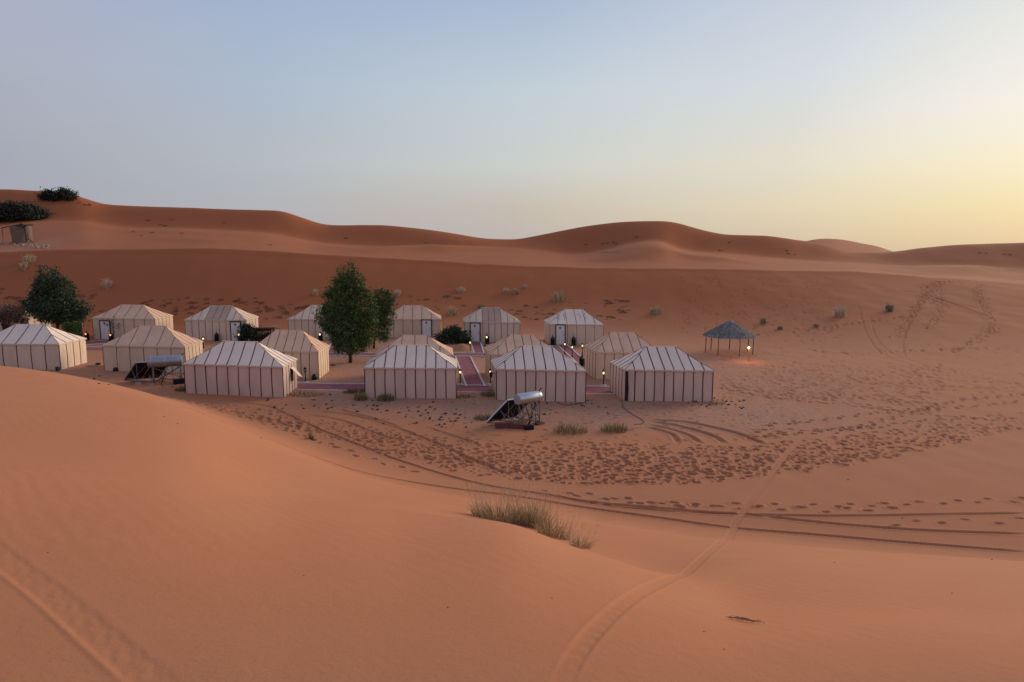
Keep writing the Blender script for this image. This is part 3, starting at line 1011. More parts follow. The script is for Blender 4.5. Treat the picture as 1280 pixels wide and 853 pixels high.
def make_tent(key, label, L, Rt, depth, wall, ridge, ridge_frac, n, ne, wallm, roofm, seamm, seamw=.055, patch=None, door=None, sag=.05, jit=.022):
    (xl, yl), (xr, yr) = flat(*L), flat(*Rt)
    a = math.atan2(yr - yl, xr - xl)
    Wd = math.hypot(xr - xl, yr - yl)
    cx, cy = (xl + xr) / 2 - math.sin(a) * depth / 2, (yl + yr) / 2 + math.cos(a) * depth / 2
    root = thing('tent', label, 'tent', (cx, cy, 0), a, 'canvas tents of the desert camp')
    hw, hr = wall, ridge
    rx = Wd / 2 * ridge_frac
    lips = []

    def face_frame(k):             # maps (along, out, z) of a face to tent space
        if k == 0:
            return lambda s, o, z: (s, -depth / 2 - o, z)
        if k == 1:
            return lambda s, o, z: (Wd / 2 + o, s, z)
        if k == 2:
            return lambda s, o, z: (-s, depth / 2 + o, z)
        return lambda s, o, z: (-Wd / 2 - o, -s, z)

    for k in range(4):
        fr = face_frame(k)
        half = Wd / 2 if k % 2 == 0 else depth / 2
        rh = rx if k % 2 == 0 else 0.0
        run = depth / 2 if k % 2 == 0 else Wd / 2 - rx
        np_ = n if k % 2 == 0 else ne
        cols = seam_xs(half, np_, jit)
        zs = [-.06, hw * .5, hw]
        slope_out = lambda z: .02 * math.sin(math.pi * max(0, z) / hw)
        # walls
        for i in range(np_):
            mb = MB()
            V, F = [], []
            for r_ in range(3):
                x0, x1 = cols[i][r_], cols[i + 1][r_]
                for c in range(5):
                    t = c / 4
                    belly = .035 * math.sin(math.pi * t) * (1 if r_ == 1 else .35)
                    V.append(fr(x0 + (x1 - x0) * t, belly + slope_out(zs[r_]), zs[r_]))
            for r_ in range(2):
                for c in range(4):
                    o = r_ * 5 + c
                    F.append((o, o + 1, o + 6, o + 5))
            mb.add(V, F)
            mb.build('wall_panel', wallm, root, True)
        # roof
        ov = .07

        def eave_out(): return ov

        def top(x):                # height fraction reached by the slope straight up from x
            ax = abs(x)
            return 1.0 if ax <= rh + 1e-6 else (half - ax) / (half - rh)

        def rp(x, t, lift=0.0):
            z = hw + (hr - hw) * t - sag * math.sin(math.pi * t) + lift
            return fr(x * (1 + ov / half * (1 - t)), ov * (1 - t) - run * t + lift * .4, z)
        for i in range(np_):
            x0, x1 = cols[i][2], cols[i + 1][2]
            xs = sorted(set([x0, x1] + [x0 + (x1 - x0) * q for q in (.25, .5, .75)] + [q for q in (-rh, rh) if x0 < q < x1]))
            V, F = [], []
            rows = 5
            for x in xs:
                tt = top(x)
                for j in range(rows):
                    belly = .03 * math.sin(math.pi * (x - x0) / (x1 - x0)) * math.sin(math.pi * (j + .6) / (rows + .2))
                    V.append(rp(x, tt * j / (rows - 1), belly * .6))
            for c in range(len(xs) - 1):
                for j in range(rows - 1):
                    o = c * rows + j
                    F.append((o, o + rows, o + rows + 1, o + 1))
            mb = MB()
            mb.add(V, F)
            pm = M['roof_patch'] if (patch and k == 0 and patch[0] <= i <= patch[1]) else roofm
            po = mb.build('roof_panel', pm, root, True)
            if pm is M['roof_patch']:
                po['label'] = 'darker brown panel in the middle of the roof'
        # webbing over the joints
        for i in range(1 if k else 0, np_ + 1):
            if i in (0, np_) and k % 2 == 1:
                continue
            for part in (0, 1):
                mb = MB()
                w = seamw / 2 * random.uniform(.85, 1.15)
                if part == 0:
                    pts = [(cols[i][r_], zs[r_]) for r_ in range(3)]
                    V = []
                    for x, z in pts:
                        o = slope_out(z)
                        V += [fr(x - w, o - .01, z), fr(x - w, o + .022, z), fr(x + w, o + .022, z), fr(x + w, o - .01, z)]
                    F = [(r_ * 4 + q, r_ * 4 + q + 1, r_ * 4 + q + 5, r_ * 4 + q + 4) for r_ in range(2) for q in range(3)]
                    mb.add(V, F)
                    mb.build('wall_seam', seamm, root)
                else:
                    if i in (0, np_):
                        continue
                    x = cols[i][2]
                    tt = top(x)
                    V = []
                    for j in range(6):
                        t = tt * j / 5
                        V += [rp(x - w, t, -.004), rp(x - w, t, .016), rp(x + w, t, .016), rp(x + w, t, -.004)]
                    F = [(r_ * 4 + q, r_ * 4 + q + 1, r_ * 4 + q + 5, r_ * 4 + q + 4) for r_ in range(5) for q in range(3)]
                    mb.add(V, F)
                    mb.build('roof_seam', seamm, root)
        # hip webbing: from the eave corner to the ridge end
        if k % 2 == 0:
            for sx in (-1, 1):
                mb = MB()
                pts = []
                for j in range(8):
                    t = j / 7
                    x = sx * (half - (half - rh) * t)
                    pts.append(rp(x, t, .006))
                mb.tube(pts, seamw * .30, 5)
                mb.build('hip_seam', seamm, root)
    # ridge cap and eave lip
    mb = MB()
    mb.tube([(-rx - .03, 0, hr + .012), (0, 0, hr - .01), (rx + .03, 0, hr + .012)], .035, 6)
    mb.build('ridge_cap', roofm, root)
    mb = MB()
    o = .085
    ring = [(-Wd / 2 - o, -depth / 2 - o), (Wd / 2 + o, -depth / 2 - o), (Wd / 2 + o, depth / 2 + o), (-Wd / 2 - o, depth / 2 + o)]
    for (x0, y0), (x1, y1) in zip(ring, ring[1:] + ring[:1]):
        m_ = 16
        V = []
        for q in range(m_ + 1):
            t = q / m_
            d = .09 + .012 * math.sin(q * 2.1)
            x, y = x0 + (x1 - x0) * t, y0 + (y1 - y0) * t
            V += [(x, y, hw + .004), (x * .999, y * .999, hw - d)]
        mb.add(V, [(2 * q, 2 * q + 1, 2 * q + 3, 2 * q + 2) for q in range(m_)])
    mb.build('valance', wallm, root)
    # door in the front
    if door:
        u0, u1, dh = door
        x0, y0 = flat(u0, L[1] + (Rt[1] - L[1]) * (u0 - L[0]) / (Rt[0] - L[0]))
        x1, y1 = flat(u1, L[1] + (Rt[1] - L[1]) * (u1 - L[0]) / (Rt[0] - L[0]))
        ca, sa = math.cos(a), math.sin(a)
        lx0 = (x0 - cx) * ca + (y0 - cy) * sa
        lx1 = (x1 - cx) * ca + (y1 - cy) * sa
        mx_, wdt = (lx0 + lx1) / 2, lx1 - lx0
        yy = -depth / 2 - .09
        mb = MB()
        mb.box((mx_, yy, dh / 2), (wdt - .14, .05, dh - .06))
        dr = mb.build('door', M['door_white'], root)
        for nm, c, sz in (('door_jamb', (lx0 + .035, yy - .005, dh / 2), (.085, .10, dh)), ('door_jamb', (lx1 - .035, yy - .005, dh / 2), (.085, .10, dh)), ('door_head', (mx_, yy - .008, dh + .03), (wdt + .02, .11, .09))):
            mb = MB()
            mb.box(c, sz)
            mb.build(nm, M['door_frame'], dr)
        mb = MB()
        mb.lathe([(.005, 0), (.10, .006), (.10, .02), (.06, .03)], 9)
        nm = mb.build('number_plate', M['iron'], dr, loc=(mx_ - .03, yy - .026, dh * .86))
        nm.rotation_euler = (math.pi / 2, 0, .0)
        mb = MB()
        mb.box((lx1 - .17, yy - .045, dh * .5), (.04, .05, .12))
        mb.build('handle', M['iron'], dr)
    return root, dict(W=Wd, D=depth, hw=hw, hr=hr, rx=rx, a=a, c=(cx, cy))


CT, CS, CM = M['cloth_tan'], M['cloth_sand'], M['cloth_mauve']
RW, RT, RS = M['roof_white'], M['roof_tan'], M['roof_sand']
SD, SB = M['seam_dark'], M['seam_brown']
T = {}
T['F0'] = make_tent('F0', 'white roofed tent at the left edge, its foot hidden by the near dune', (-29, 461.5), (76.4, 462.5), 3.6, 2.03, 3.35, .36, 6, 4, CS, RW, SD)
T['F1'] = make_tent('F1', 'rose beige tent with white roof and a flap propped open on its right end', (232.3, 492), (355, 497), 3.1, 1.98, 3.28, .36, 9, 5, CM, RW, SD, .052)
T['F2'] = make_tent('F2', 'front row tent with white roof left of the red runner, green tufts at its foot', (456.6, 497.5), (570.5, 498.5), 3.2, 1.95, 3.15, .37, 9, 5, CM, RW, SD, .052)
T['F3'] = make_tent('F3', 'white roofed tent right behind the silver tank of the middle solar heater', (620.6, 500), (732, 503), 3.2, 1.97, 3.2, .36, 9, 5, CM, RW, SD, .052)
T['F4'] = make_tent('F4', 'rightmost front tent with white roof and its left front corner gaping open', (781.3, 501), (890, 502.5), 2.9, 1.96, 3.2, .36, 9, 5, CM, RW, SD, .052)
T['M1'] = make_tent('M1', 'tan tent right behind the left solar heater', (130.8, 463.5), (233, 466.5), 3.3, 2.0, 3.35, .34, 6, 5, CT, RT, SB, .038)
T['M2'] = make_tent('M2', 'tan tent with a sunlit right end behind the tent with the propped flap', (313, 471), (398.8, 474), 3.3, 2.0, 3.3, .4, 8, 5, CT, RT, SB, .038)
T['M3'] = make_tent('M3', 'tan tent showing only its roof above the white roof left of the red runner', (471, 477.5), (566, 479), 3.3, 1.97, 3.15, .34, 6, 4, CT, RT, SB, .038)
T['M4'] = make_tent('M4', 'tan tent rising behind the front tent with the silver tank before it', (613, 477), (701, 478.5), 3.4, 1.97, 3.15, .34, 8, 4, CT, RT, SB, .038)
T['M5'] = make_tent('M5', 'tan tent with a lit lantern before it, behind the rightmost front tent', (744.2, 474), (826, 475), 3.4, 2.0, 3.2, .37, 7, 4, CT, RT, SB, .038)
T['B0'] = make_tent('B0', 'pale tent cut by the left frame edge behind the leafless shrubs', (-72, 417.5), (37, 417.5), 4.0, 1.75, 2.7, .35, 8, 4, CS, RS, SB, .038)
T['B1'] = make_tent('B1', 'tan tent with a white door behind a spindly sapling in the back row', (117.6, 424), (195.5, 426), 4.0, 2.25, 3.5, .37, 6, 5, CT, RT, SB, .038, door=(127, 140, 1.95))
T['B2'] = make_tent('B2', 'back row tent with a dark roof patch and its white door beside the dark bush', (232.7, 425.5), (309, 426), 3.8, 2.15, 3.45, .36, 9, 4, CS, RS, SB, .038, patch=(3, 5), door=(289.3, 302.6, 1.95))
T['B3'] = make_tent('B3', 'back row tent half hidden behind the tall green tree', (361.3, 424.5), (437, 425), 3.8, 2.15, 3.45, .36, 9, 4, CS, RS, SB, .038)
T['B4'] = make_tent('B4', 'back row tent with white door right of the smaller tree, left of the round bush', (481, 422), (551, 422.5), 3.8, 2.0, 3.3, .36, 6, 4, CT, RT, SB, .038, door=(527.3, 540.3, 1.9))
T['B5'] = make_tent('B5', 'back row tent with a dark roof patch at the head of the red runner', (580.5, 427), (650, 428.5), 3.6, 2.05, 3.35, .34, 9, 4, CS, RS, SB, .038, patch=(3, 5), door=(588, 600.8, 1.9))
T['B6'] = make_tent('B6', 'back row tent with a white tied down roof and two black lanterns by its door', (687, 430.7), (754.4, 431.8), 3.5, 2.05, 3.35, .36, 6, 4, CS, RW, SB, .038, door=(694.3, 706.8, 1.95))
T['B6'][0].children[0]  # (kept simple: the ties follow)
# rope ties over the white roof of the last back tent
r6, p6 = T['B6']
for fx in (-.62, -.40, .18, .36):
    mb = MB()
    x = p6['W'] / 2 * fx
    pts = []
    for q in range(7):
        t = .25 + .5 * q / 6
        pts.append((x + .25 * math.sin(q * 1.9 + fx * 9) * .4, -p6['D'] / 2 * (1 - t) - .02, p6['hw'] + (p6['hr'] - p6['hw']) * t - .02))
    mb.tube(pts, .025, 4)
    mb.build('roof_tie', SB, r6)
# propped flap and opening on the right end of F1
r1, p1 = T['F1']
x = p1['W'] / 2
mb = MB()
mb.box((x + .035, .30, 1.15), (.05, .55, .9))
mb.build('window_opening', M['inside'], r1)  # opaque slab on the wall, coloured as the shade inside
mb = MB()
V = []
for q in range(5):
    t = q / 4
    V += [(x + .05 + .55 * t, .0 + .62 * 0 - .02 * t, 1.62 - .5 * t + .05 * math.sin(3 * t)), (x + .05 + .62 * t, .66 + .08 * t, 1.62 - .72 * t)]
mb.add(V, [(2 * q, 2 * q + 1, 2 * q + 3, 2 * q + 2) for q in range(4)])
mb.build('window_flap', RW, r1, True)
# gap at the left front corner of F4
r4, p4 = T['F4']
mb = MB()
mb.add([(-p4['W'] / 2 + .02, -p4['D'] / 2 - .05, 0.0), (-p4['W'] / 2 + .16, -p4['D'] / 2 - .05, 0.0), (-p4['W'] / 2 + .20, -p4['D'] / 2 - .055, .8), (-p4['W'] / 2 + .15, -p4['D'] / 2 - .05, 1.8), (-p4['W'] / 2 + .02, -p4['D'] / 2 - .05, 1.85),
        (-p4['W'] / 2 + .02, -p4['D'] / 2, 0.0), (-p4['W'] / 2 + .16, -p4['D'] / 2, 0.0), (-p4['W'] / 2 + .20, -p4['D'] / 2, .8), (-p4['W'] / 2 + .15, -p4['D'] / 2, 1.8), (-p4['W'] / 2 + .02, -p4['D'] / 2, 1.85)],
       [(0, 1, 2, 3, 4), (0, 5, 6, 1), (1, 6, 7, 2), (2, 7, 8, 3), (3, 8, 9, 4), (4, 9, 5, 0)])
mb.build('corner_gap', M['inside'], r4)  # opaque patch in the colour of the tent's inner shade
mb = MB()
V = []
for q in range(9):
    t = q / 8
    xx = -p4['W'] / 2 + .20 + .03 * math.sin(7 * t)
    V += [(xx, -p4['D'] / 2 - .05, 1.88 * t), (xx + .12, -p4['D'] / 2 - .14 - .03 * math.sin(9 * t), 1.86 * t), (xx + .30, -p4['D'] / 2 - .06, 1.9 * t)]
mb.add(V, [(3 * q + c, 3 * q + c + 1, 3 * q + c + 4, 3 * q + c + 3) for q in range(8) for c in range(2)])
mb.build('loose_flap', CM, r4, True)
# small unlit wall lamp on the left corner of F3
r3, p3 = T['F3']
mb = MB()
mb.tube([(-p3['W'] / 2 - .02, -p3['D'] / 2 + .5, 1.55), (-p3['W'] / 2 - .3, -p3['D'] / 2 + .5, 1.62)], .02, 5)
mb.lathe([(.03, 0), (.09, .05), (.10, .25), (.12, .27), (.02, .4)], 6, (-p3['W'] / 2 - .3, -p3['D'] / 2 + .5, 1.3))
mb.build('wall_lamp', M['iron'], r3)
# guy lines beside the door of B4
r_, p_ = T['B4']
for k in (0, .28):
    mb = MB()
    mb.tube([(-p_['W'] * .02 + k, -p_['D'] / 2 - .05, 1.8), (p_['W'] * .12 + k, -p_['D'] / 2 - .35, .02)], .022, 4)
    mb.build('guy_rope', M['edge'], r_)

# the tents are not quite square on plan: their ends run on a common bearing
BEAR = dict(F0=3.1, F1=2.7, F2=4.5, F3=6.5, F4=9.5, M1=3.6, M2=2.8, M3=5.8, M4=8, M5=6.6, B0=3, B1=3, B2=3, B3=4, B4=6, B5=5, B6=5.5)
for key, (root, p) in T.items():
    k = -math.tan(R(BEAR[key]) - p['a'])
    stack = list(root.children)
    while stack:
        o = stack.pop()
        stack += list(o.children)
        if o.location.length > 1e-6:
            continue
        me = o.data
        co = np.empty(len(me.vertices) * 3, np.float32)
        me.vertices.foreach_get('co', co)
        co = co.reshape(-1, 3)
        co[:, 0] += k * np.maximum(co[:, 1] + p['D'] / 2, 0)
        me.vertices.foreach_set('co', co.ravel())
        me.update()

# ------------------------------------------------------------------ carpets
def carpet(label, quad, edges=(), n=10, zoff=.022):
    P = [Vector((*flat(u_, v_), 0)) for u_, v_ in quad]        # far left, far right, near right, near left
    c = sum(P, Vector()) / 4
    root = thing('carpet_runner', label, 'carpet', (c.x, c.y, 0), 0, 'red carpet runners of the camp')
    long_lr = (P[1] - P[0]).length > (P[3] - P[0]).length

    def at(s, t):
        return P[0].lerp(P[1], s).lerp(P[3].lerp(P[2], s), t) - c
    ns, ntt = (n, 3) if long_lr else (3, n)
    # laid as separate lengths
    for k in range(n):
        s0, s1, t0, t1 = (k / n, (k + 1) / n, 0, 1) if long_lr else (0, 1, k / n, (k + 1) / n)
        mb = MB()
        V = []
        for i in range(5):
            for j in range(5):
                s, t = s0 + (s1 - s0) * (.008 + .984 * i / 4), t0 + (t1 - t0) * (.008 + .984 * j / 4)
                p = at(s, t)
                V.append((p.x, p.y, gz(p.x + c.x, p.y + c.y) + zoff + .006 * (k % 2)))
        top = len(V)
        V2 = [(x, y, z - .05) for x, y, z in V]
        F = [(i * 5 + j, i * 5 + j + 1, i * 5 + j + 6, i * 5 + j + 5) for i in range(4) for j in range(4)]
        rim = [0, 1, 2, 3, 4, 9, 14, 19, 24, 23, 22, 21, 20, 15, 10, 5]
        F += [(rim[q], rim[(q + 1) % 16], rim[(q + 1) % 16] + top, rim[q] + top) for q in range(16)]
        mb.add(V + V2, F)
        mb.build('carpet_length', M['carpet'], root)
    for e in edges:
        mb = MB()
        p0, p1 = {'l': ((0, 0), (0, 1)), 'r': ((1, 0), (1, 1)), 'f': ((0, 0), (1, 0)), 'n': ((0, 1), (1, 1))}[e]
        m_ = 24
        V = []
        d = (at(*p1) - at(*p0)).normalized()
        nrm = Vector((-d.y, d.x, 0)) * .06
        for q in range(m_ + 1):
            t = q / m_
            p = at(p0[0] + (p1[0] - p0[0]) * t, p0[1] + (p1[1] - p0[1]) * t)
            z = gz(p.x + c.x, p.y + c.y) + zoff
            V += [(p.x - nrm.x, p.y - nrm.y, z - .04), (p.x - nrm.x, p.y - nrm.y, z + .045), (p.x + nrm.x, p.y + nrm.y, z + .045), (p.x + nrm.x, p.y + nrm.y, z - .04)]
        mb.add(V, [(q * 4 + c_, q * 4 + c_ + 1, q * 4 + c_ + 5, q * 4 + c_ + 4) for q in range(m_) for c_ in range(3)])
        mb.build('edging', M['edge'], root)


carpet('long red carpet runner between two white borders leading into the camp', [(569.5, 446.5), (588, 446.5), (606.5, 484), (583, 484)], ('l', 'r'), 4)
carpet('red carpet runner along the backs of the front tents', [(355, 479.6), (800, 484.6), (800, 493.5), (355, 487.8)], ('f', 'n'), 14, .016)
carpet('red carpet runner passing behind the tall tree', [(404, 441.5), (609, 442.3), (609, 445.8), (404, 445.2)], ('f', 'n'), 10, .018)
carpet('short red carpet leading to the door beside the round bush', [(588.5, 428.5), (600.5, 428.5), (605, 442), (592.5, 442)], ('l', 'r'), 2)
carpet('red carpet slanting from the door with two black lanterns', [(696, 431), (708, 431), (738, 457), (724, 457)], ('l', 'r'), 3)
carpet('red carpet at the tent half hidden by the tall tree', [(414, 426.5), (428, 426.5), (424, 441), (410, 441)], ('l', 'r'), 2)
carpet('dark red carpet before the door behind the sapling', [(112, 427.5), (135, 425.5), (140, 429), (106, 431.5)], ('f', 'n'), 3)
carpet('red carpet crossing between the left edge tent and its neighbour', [(100, 434.5), (131, 434.5), (131, 438), (100, 438)], ('f',), 3)

# ------------------------------------------------------------------ lanterns
def post_lamp_parts(root, lit, hgt=1.15, foot=True, glass=None):
    mb = MB()
    if foot:
        mb.lathe([(.26, -.06), (.25, .07), (.2, .10), (.05, .12)], 8)
        mb.build('stone_foot', M['concrete'], root)
        mb = MB()
    mb.lathe([(.075, .0), (.06, .14), (.035, .2), (.032, hgt * .62), (.05, hgt * .66), (.09, hgt * .70)], 8)
    mb.build('post', M['iron'], root)
    mb = MB()
    mb.lathe([(.045, hgt * .715), (.06, hgt * .735), (.062, hgt * .83), (.04, hgt * .845)], 8)
    mb.build('lamp_glass', glass or (M['lamp_lit'] if lit else M['lamp_off']), root, True)
    cg = MB()
    for k in range(4):
        a = math.pi / 2 * k + .4
        cg.tube([(.088 * math.cos(a), .088 * math.sin(a), hgt * .70), (.108 * math.cos(a), .108 * math.sin(a), hgt * .88)], .010, 4)
    cg.build('cage', M['iron'], root)
    mb = MB()
    mb.lathe([(.13, hgt * .87), (.115, hgt * .90), (.06, hgt * .955), (.018, hgt * .98), (.022, hgt * 1.0), (.004, hgt * 1.04)], 8)
    mb.build('lamp_cap', M['iron'], root)


def big_lantern_parts(root, lit, h=.95, w=.24, glass=None):
    mb = MB()
    mb.lathe([(w, 0), (w * 1.02, .05), (w * .9, .08), (w * .92, h * .55), (w * .98, h * .58)], 8)
    mb.build('lantern_body', M['iron'], root)
    mb = MB()
    mb.lathe([(w * .98, h * .58), (w * .9, h * .68), (w * .6, h * .82), (w * .22, h * .90), (w * .12, h * .93), (w * .16, h * .97), (w * .03, h * 1.05)], 8)
    mb.build('lantern_dome', M['iron'], root, True)
    mb = MB()
    mb.tube([(w * .12 * math.cos(a), 0, h * 1.05 + .06 + .06 * math.sin(a)) for a in [2 * math.pi * q / 10 for q in range(11)]], .012, 4)
    mb.build('ring_handle', M['iron'], root)
    mb = MB()
    mb.lathe([(.05, h * .62), (.085, h * .66), (.085, h * .76), (.04, h * .80)], 7, (0, -w * .80, 0))
    mb.build('lamp_glass', glass or (M['lamp_lit'] if lit else M['lamp_off']), root, True)


protos = {}


def lantern(kind, u_, v_, label, group, h=None):
    x, y = flat(u_, v_)
    if kind not in protos:
        root = thing('lantern', label, 'lantern', (x, y, gz(x, y)), random.uniform(-.2, .2), group)
        if kind == 'post_lit':
            post_lamp_parts(root, True)
        elif kind == 'post_off':
            post_lamp_parts(root, False)
        elif kind == 'post_slim':
            post_lamp_parts(root, True, 1.15, False)
        elif kind == 'big_off':
            big_lantern_parts(root, False)
        elif kind == 'big_lit':
            big_lantern_parts(root, True)
        elif kind == 'big_red':
            big_lantern_parts(root, True, glass=M['lamp_red'])
        protos[kind] = root
    else:
        root = copy_tree(protos[kind])
        root.location = (x, y, gz(x, y))
        root.rotation_euler = (0, 0, random.uniform(-.2, .2))
        tag(root, label, 'lantern', group)
    return root


GP, GL = 'black lantern posts along the carpets', 'black floor lanterns by the tent doors'
lantern('post_lit', 575.4, 481.5, 'lit lantern post at the near end of the long red runner, left side', GP)
lantern('post_lit', 613, 481, 'lit lantern post just left of the tent behind the silver tank', GP)
lantern('post_lit', 754.3, 482.5, 'lit lantern post before the tan tent beside the rightmost front tent', GP)
lantern('post_lit', 587.8, 440.8, 'lit lantern post beside the orange sand heap', GP)
lantern('post_slim', 706, 443, 'lit lantern post left on the slanting red carpet, nearest the door', GP)
lantern('post_slim', 715.2, 447, 'lit lantern post in the middle of the slanting red carpet', GP)
lantern('post_slim', 728, 445, 'lit lantern post on bare sand right of the slanting red carpet', GP)
lantern('post_slim', 254.5, 435.5, 'lit lantern post at the right end of the tan tent behind the solar heater', GP)
lantern('post_off', 382, 479, 'unlit lantern post on a pale foot right of the propped tent flap', GP)
lantern('post_off', 606.4, 446.5, 'unlit lantern post at the left corner of the tan tent by the runner', GP)
lantern('post_off', 421, 440.5, 'unlit lantern post on the carpet left of the tall tree', GP)
lantern('big_off', 690.8, 431.5, 'unlit black lantern left of the last back row door', GL)
lantern('big_off', 717, 432, 'unlit black lantern right of the last back row door', GL)
lantern('big_off', 727.4, 458, 'unlit black lantern against the left wall of the tan tent', GL)
lantern('big_off', 271, 426.5, 'unlit arched black lantern below the dark roof patch', GL)
lantern('big_lit', 299.8, 426.5, 'lit black lantern at the door next to the dark bush', GL)
lantern('big_lit', 400.5, 426, 'lit black lantern before the tent half hidden by the tall tree', GL)
lantern('big_lit', 608.9, 429.8, 'lit black lantern against the wall right of the runner door', GL)
lantern('big_red', 109, 425.5, 'dim red lit lantern beside the pale hedge post', GL)
lantern('big_red', 139.3, 427, 'dim red lit lantern at the foot of the sapling', GL)

# ------------------------------------------------------------------ solar water heaters
def solar_heater(label, px, a, Lw, tankL, tankR, yc, zc, ht, back, tank_r, base_blocks, shell='tank'):
    """px: image point and height of the upper left corner of the collector, which slopes away from the camera"""
    xl, yl = flat(*px, ht)
    root = thing('solar_water_heater', label, 'solar water heater', (xl, yl, gz(xl, yl)), a)
    hb = .22
    bx, by = back
    nrm = Vector((Lw, 0, 0)).cross(Vector((bx, by, hb - ht))).normalized()
    if nrm.z < 0:
        nrm = -nrm
    TL, TR_ = Vector((0, 0, ht)), Vector((Lw, 0, ht))
    BL, BR = TL + Vector((bx, by, hb - ht)), TR_ + Vector((bx, by, hb - ht))

    def slab(name, m_, q, th, off):
        mb = MB()
        A = [p + nrm * off for p in q]
        B = [p - nrm * th for p in A]
        mb.add(A + B, [(0, 1, 2, 3), (7, 6, 5, 4), (0, 4, 5, 1), (1, 5, 6, 2), (2, 6, 7, 3), (3, 7, 4, 0)])
        return mb.build(name, m_, root)
    half = 2
    for k in range(half):
        f0, f1 = k / half + .01, (k + 1) / half - .01
        q = [TL.lerp(TR_, f0), TL.lerp(TR_, f1), BL.lerp(BR, f1), BL.lerp(BR, f0)]
        col = slab('collector_panel', M['panel_dark'], q, .08, 0)
        col2 = slab('collector_glass', M['glass'], [p.lerp(sum(q, Vector()) / 4, .04) for p in q], .01, .012)
        col2.parent = col
    for p0, p1 in ((TL, TR_), (BL, BR), (TL, BL), (TR_, BR)):
        mb = MB()
        mb.tube([p0 - nrm * .04, p1 - nrm * .04], .05, 4)
        mb.build('panel_frame', M['steel'], root)
    # tank lying along the upper edge, on the near side
    t0, t1 = tankL, tankR
    mb = MB()
    ringp = [(t0 + .0, .96), (t0 + .03, 1), (t1 - .03, 1), (t1, .96)]
    mb.tube([(q, yc, zc) for q, _ in ringp], [tank_r * s for _, s in ringp], 28)
    tk = mb.build('water_tank', M[shell], root, False)
    tk.data.polygons.foreach_set('use_smooth', [len(p.vertices) == 4 for p in tk.data.polygons])
    for xx, sg in ((t0, -1), (t1, 1)):
        mb = MB()
        mb.tube([(xx - sg * .0, yc, zc), (xx + sg * .03, yc, zc), (xx + sg * .045, yc, zc)], [tank_r * .97, tank_r * .93, tank_r * .5], 24)
        mb.build('tank_cap', M['tank_cap'], tk)
    for xx in (t0 + .18, (t0 + t1) / 2, t1 - .18):
        mb = MB()
        mb.tube([(xx - .02, yc, zc), (xx + .02, yc, zc)], tank_r * 1.012, 24)
        mb.build('tank_strap', M['steel'], tk)
    mb = MB()
    mb.tube([(t1 - .05, yc, zc + tank_r * .8), (t1 + .12, yc, zc + tank_r + .12), (t1 + .2, yc, zc + tank_r + .1)], .03, 5)
    mb.build('vent_pipe', M['black_plastic'], root)
    # legs and braces
    xs = [t0 + .25, t1 - .10]
    front = yc - tank_r * .6
    rear = yc + tank_r * .6
    for xx in xs:
        for yy in (front, rear):
            mb = MB()
            mb.tube([(xx, yy, zc - tank_r * .7), (xx, yy, -.05)], .032, 4)
            mb.build('leg', M['strut'], root)
    br = [((xs[0], front, .1), (xs[1], front, zc - tank_r)), ((xs[0], front, zc - tank_r), (xs[1], front, .45)), ((xs[0], front, .35), (xs[1], front, .35)),
          ((xs[0], rear, .1), (xs[1], rear, zc - tank_r)), ((xs[0], front, .12), (xs[0], rear, zc - tank_r)), ((xs[1], front, .12), (xs[1], rear, zc - tank_r)),
          ((xs[0], rear, zc - tank_r * .9), (Lw * .3, 0, ht)), ((xs[1], rear, zc - tank_r * .9), (Lw, 0, ht)),
          ((xs[0], front, .12), (xs[0] + bx * .5, by * .55, .62)), ((xs[1], front, .12), (xs[1] + bx * .5, by * .55, .62)),
          ((.05, -.05, ht - .1), (.05, -.1, 0)), ((.05, -.1, .05), (bx * .35, by * .35, ht * .62)), ((Lw * .35, -.05, ht - .1), (bx * .5, by * .5 - .1, .05)), ((bx * .8, by * .8, .3), (Lw * .5, -.1, .05)),
          ((bx, by, .16), (xs[0], front, .14)), ((Lw * .6 + bx * .6, by * .6, .5), (xs[0] + .1, rear, .1)),
          ((BR.x, BR.y, .15), (xs[1], front, .1)), ((bx, by, .12), (Lw * .2, -.15, .12))]
    for p0, p1 in br:
        mb = MB()
        mb.tube([p0, p1], .024, 4)
        mb.build('brace', M['strut'], root)
    for k in range(11):
        mb = MB()
        p0 = Vector((random.uniform(.0, t1 - .2), random.uniform(front, by * .4), random.uniform(.0, .2)))
        p1 = p0 + Vector((random.uniform(-.7, .7), random.uniform(-.3, .5), random.uniform(.3, .85)))
        mb.tube([p0, p1], random.uniform(.012, .022), 4)
        mb.build('scrap_strut', M['strut'] if k % 3 else M['dead_wood'], root)
    for k in range(3):
        mb = MB()
        q0 = Vector((xs[0] + .2 * k + .3, yc, zc - tank_r))
        pts = [q0 + Vector((.25 * math.sin(t * 2.5 + k), .1 * math.cos(t * 3 + k), -1.3 * t)) for t in [q / 8 for q in range(9)]]
        mb.tube(pts, .022, 5)
        mb.build('water_hose', M['black_plastic'], root)
    for nm, c, sz, rz, m_ in base_blocks:
        mb = MB()
        mb.box((0, 0, sz[2] / 2 - .03), sz, Matrix.Rotation(rz, 3, 'Z'))
        mb.build(nm, M[m_], root, loc=c)
    return root


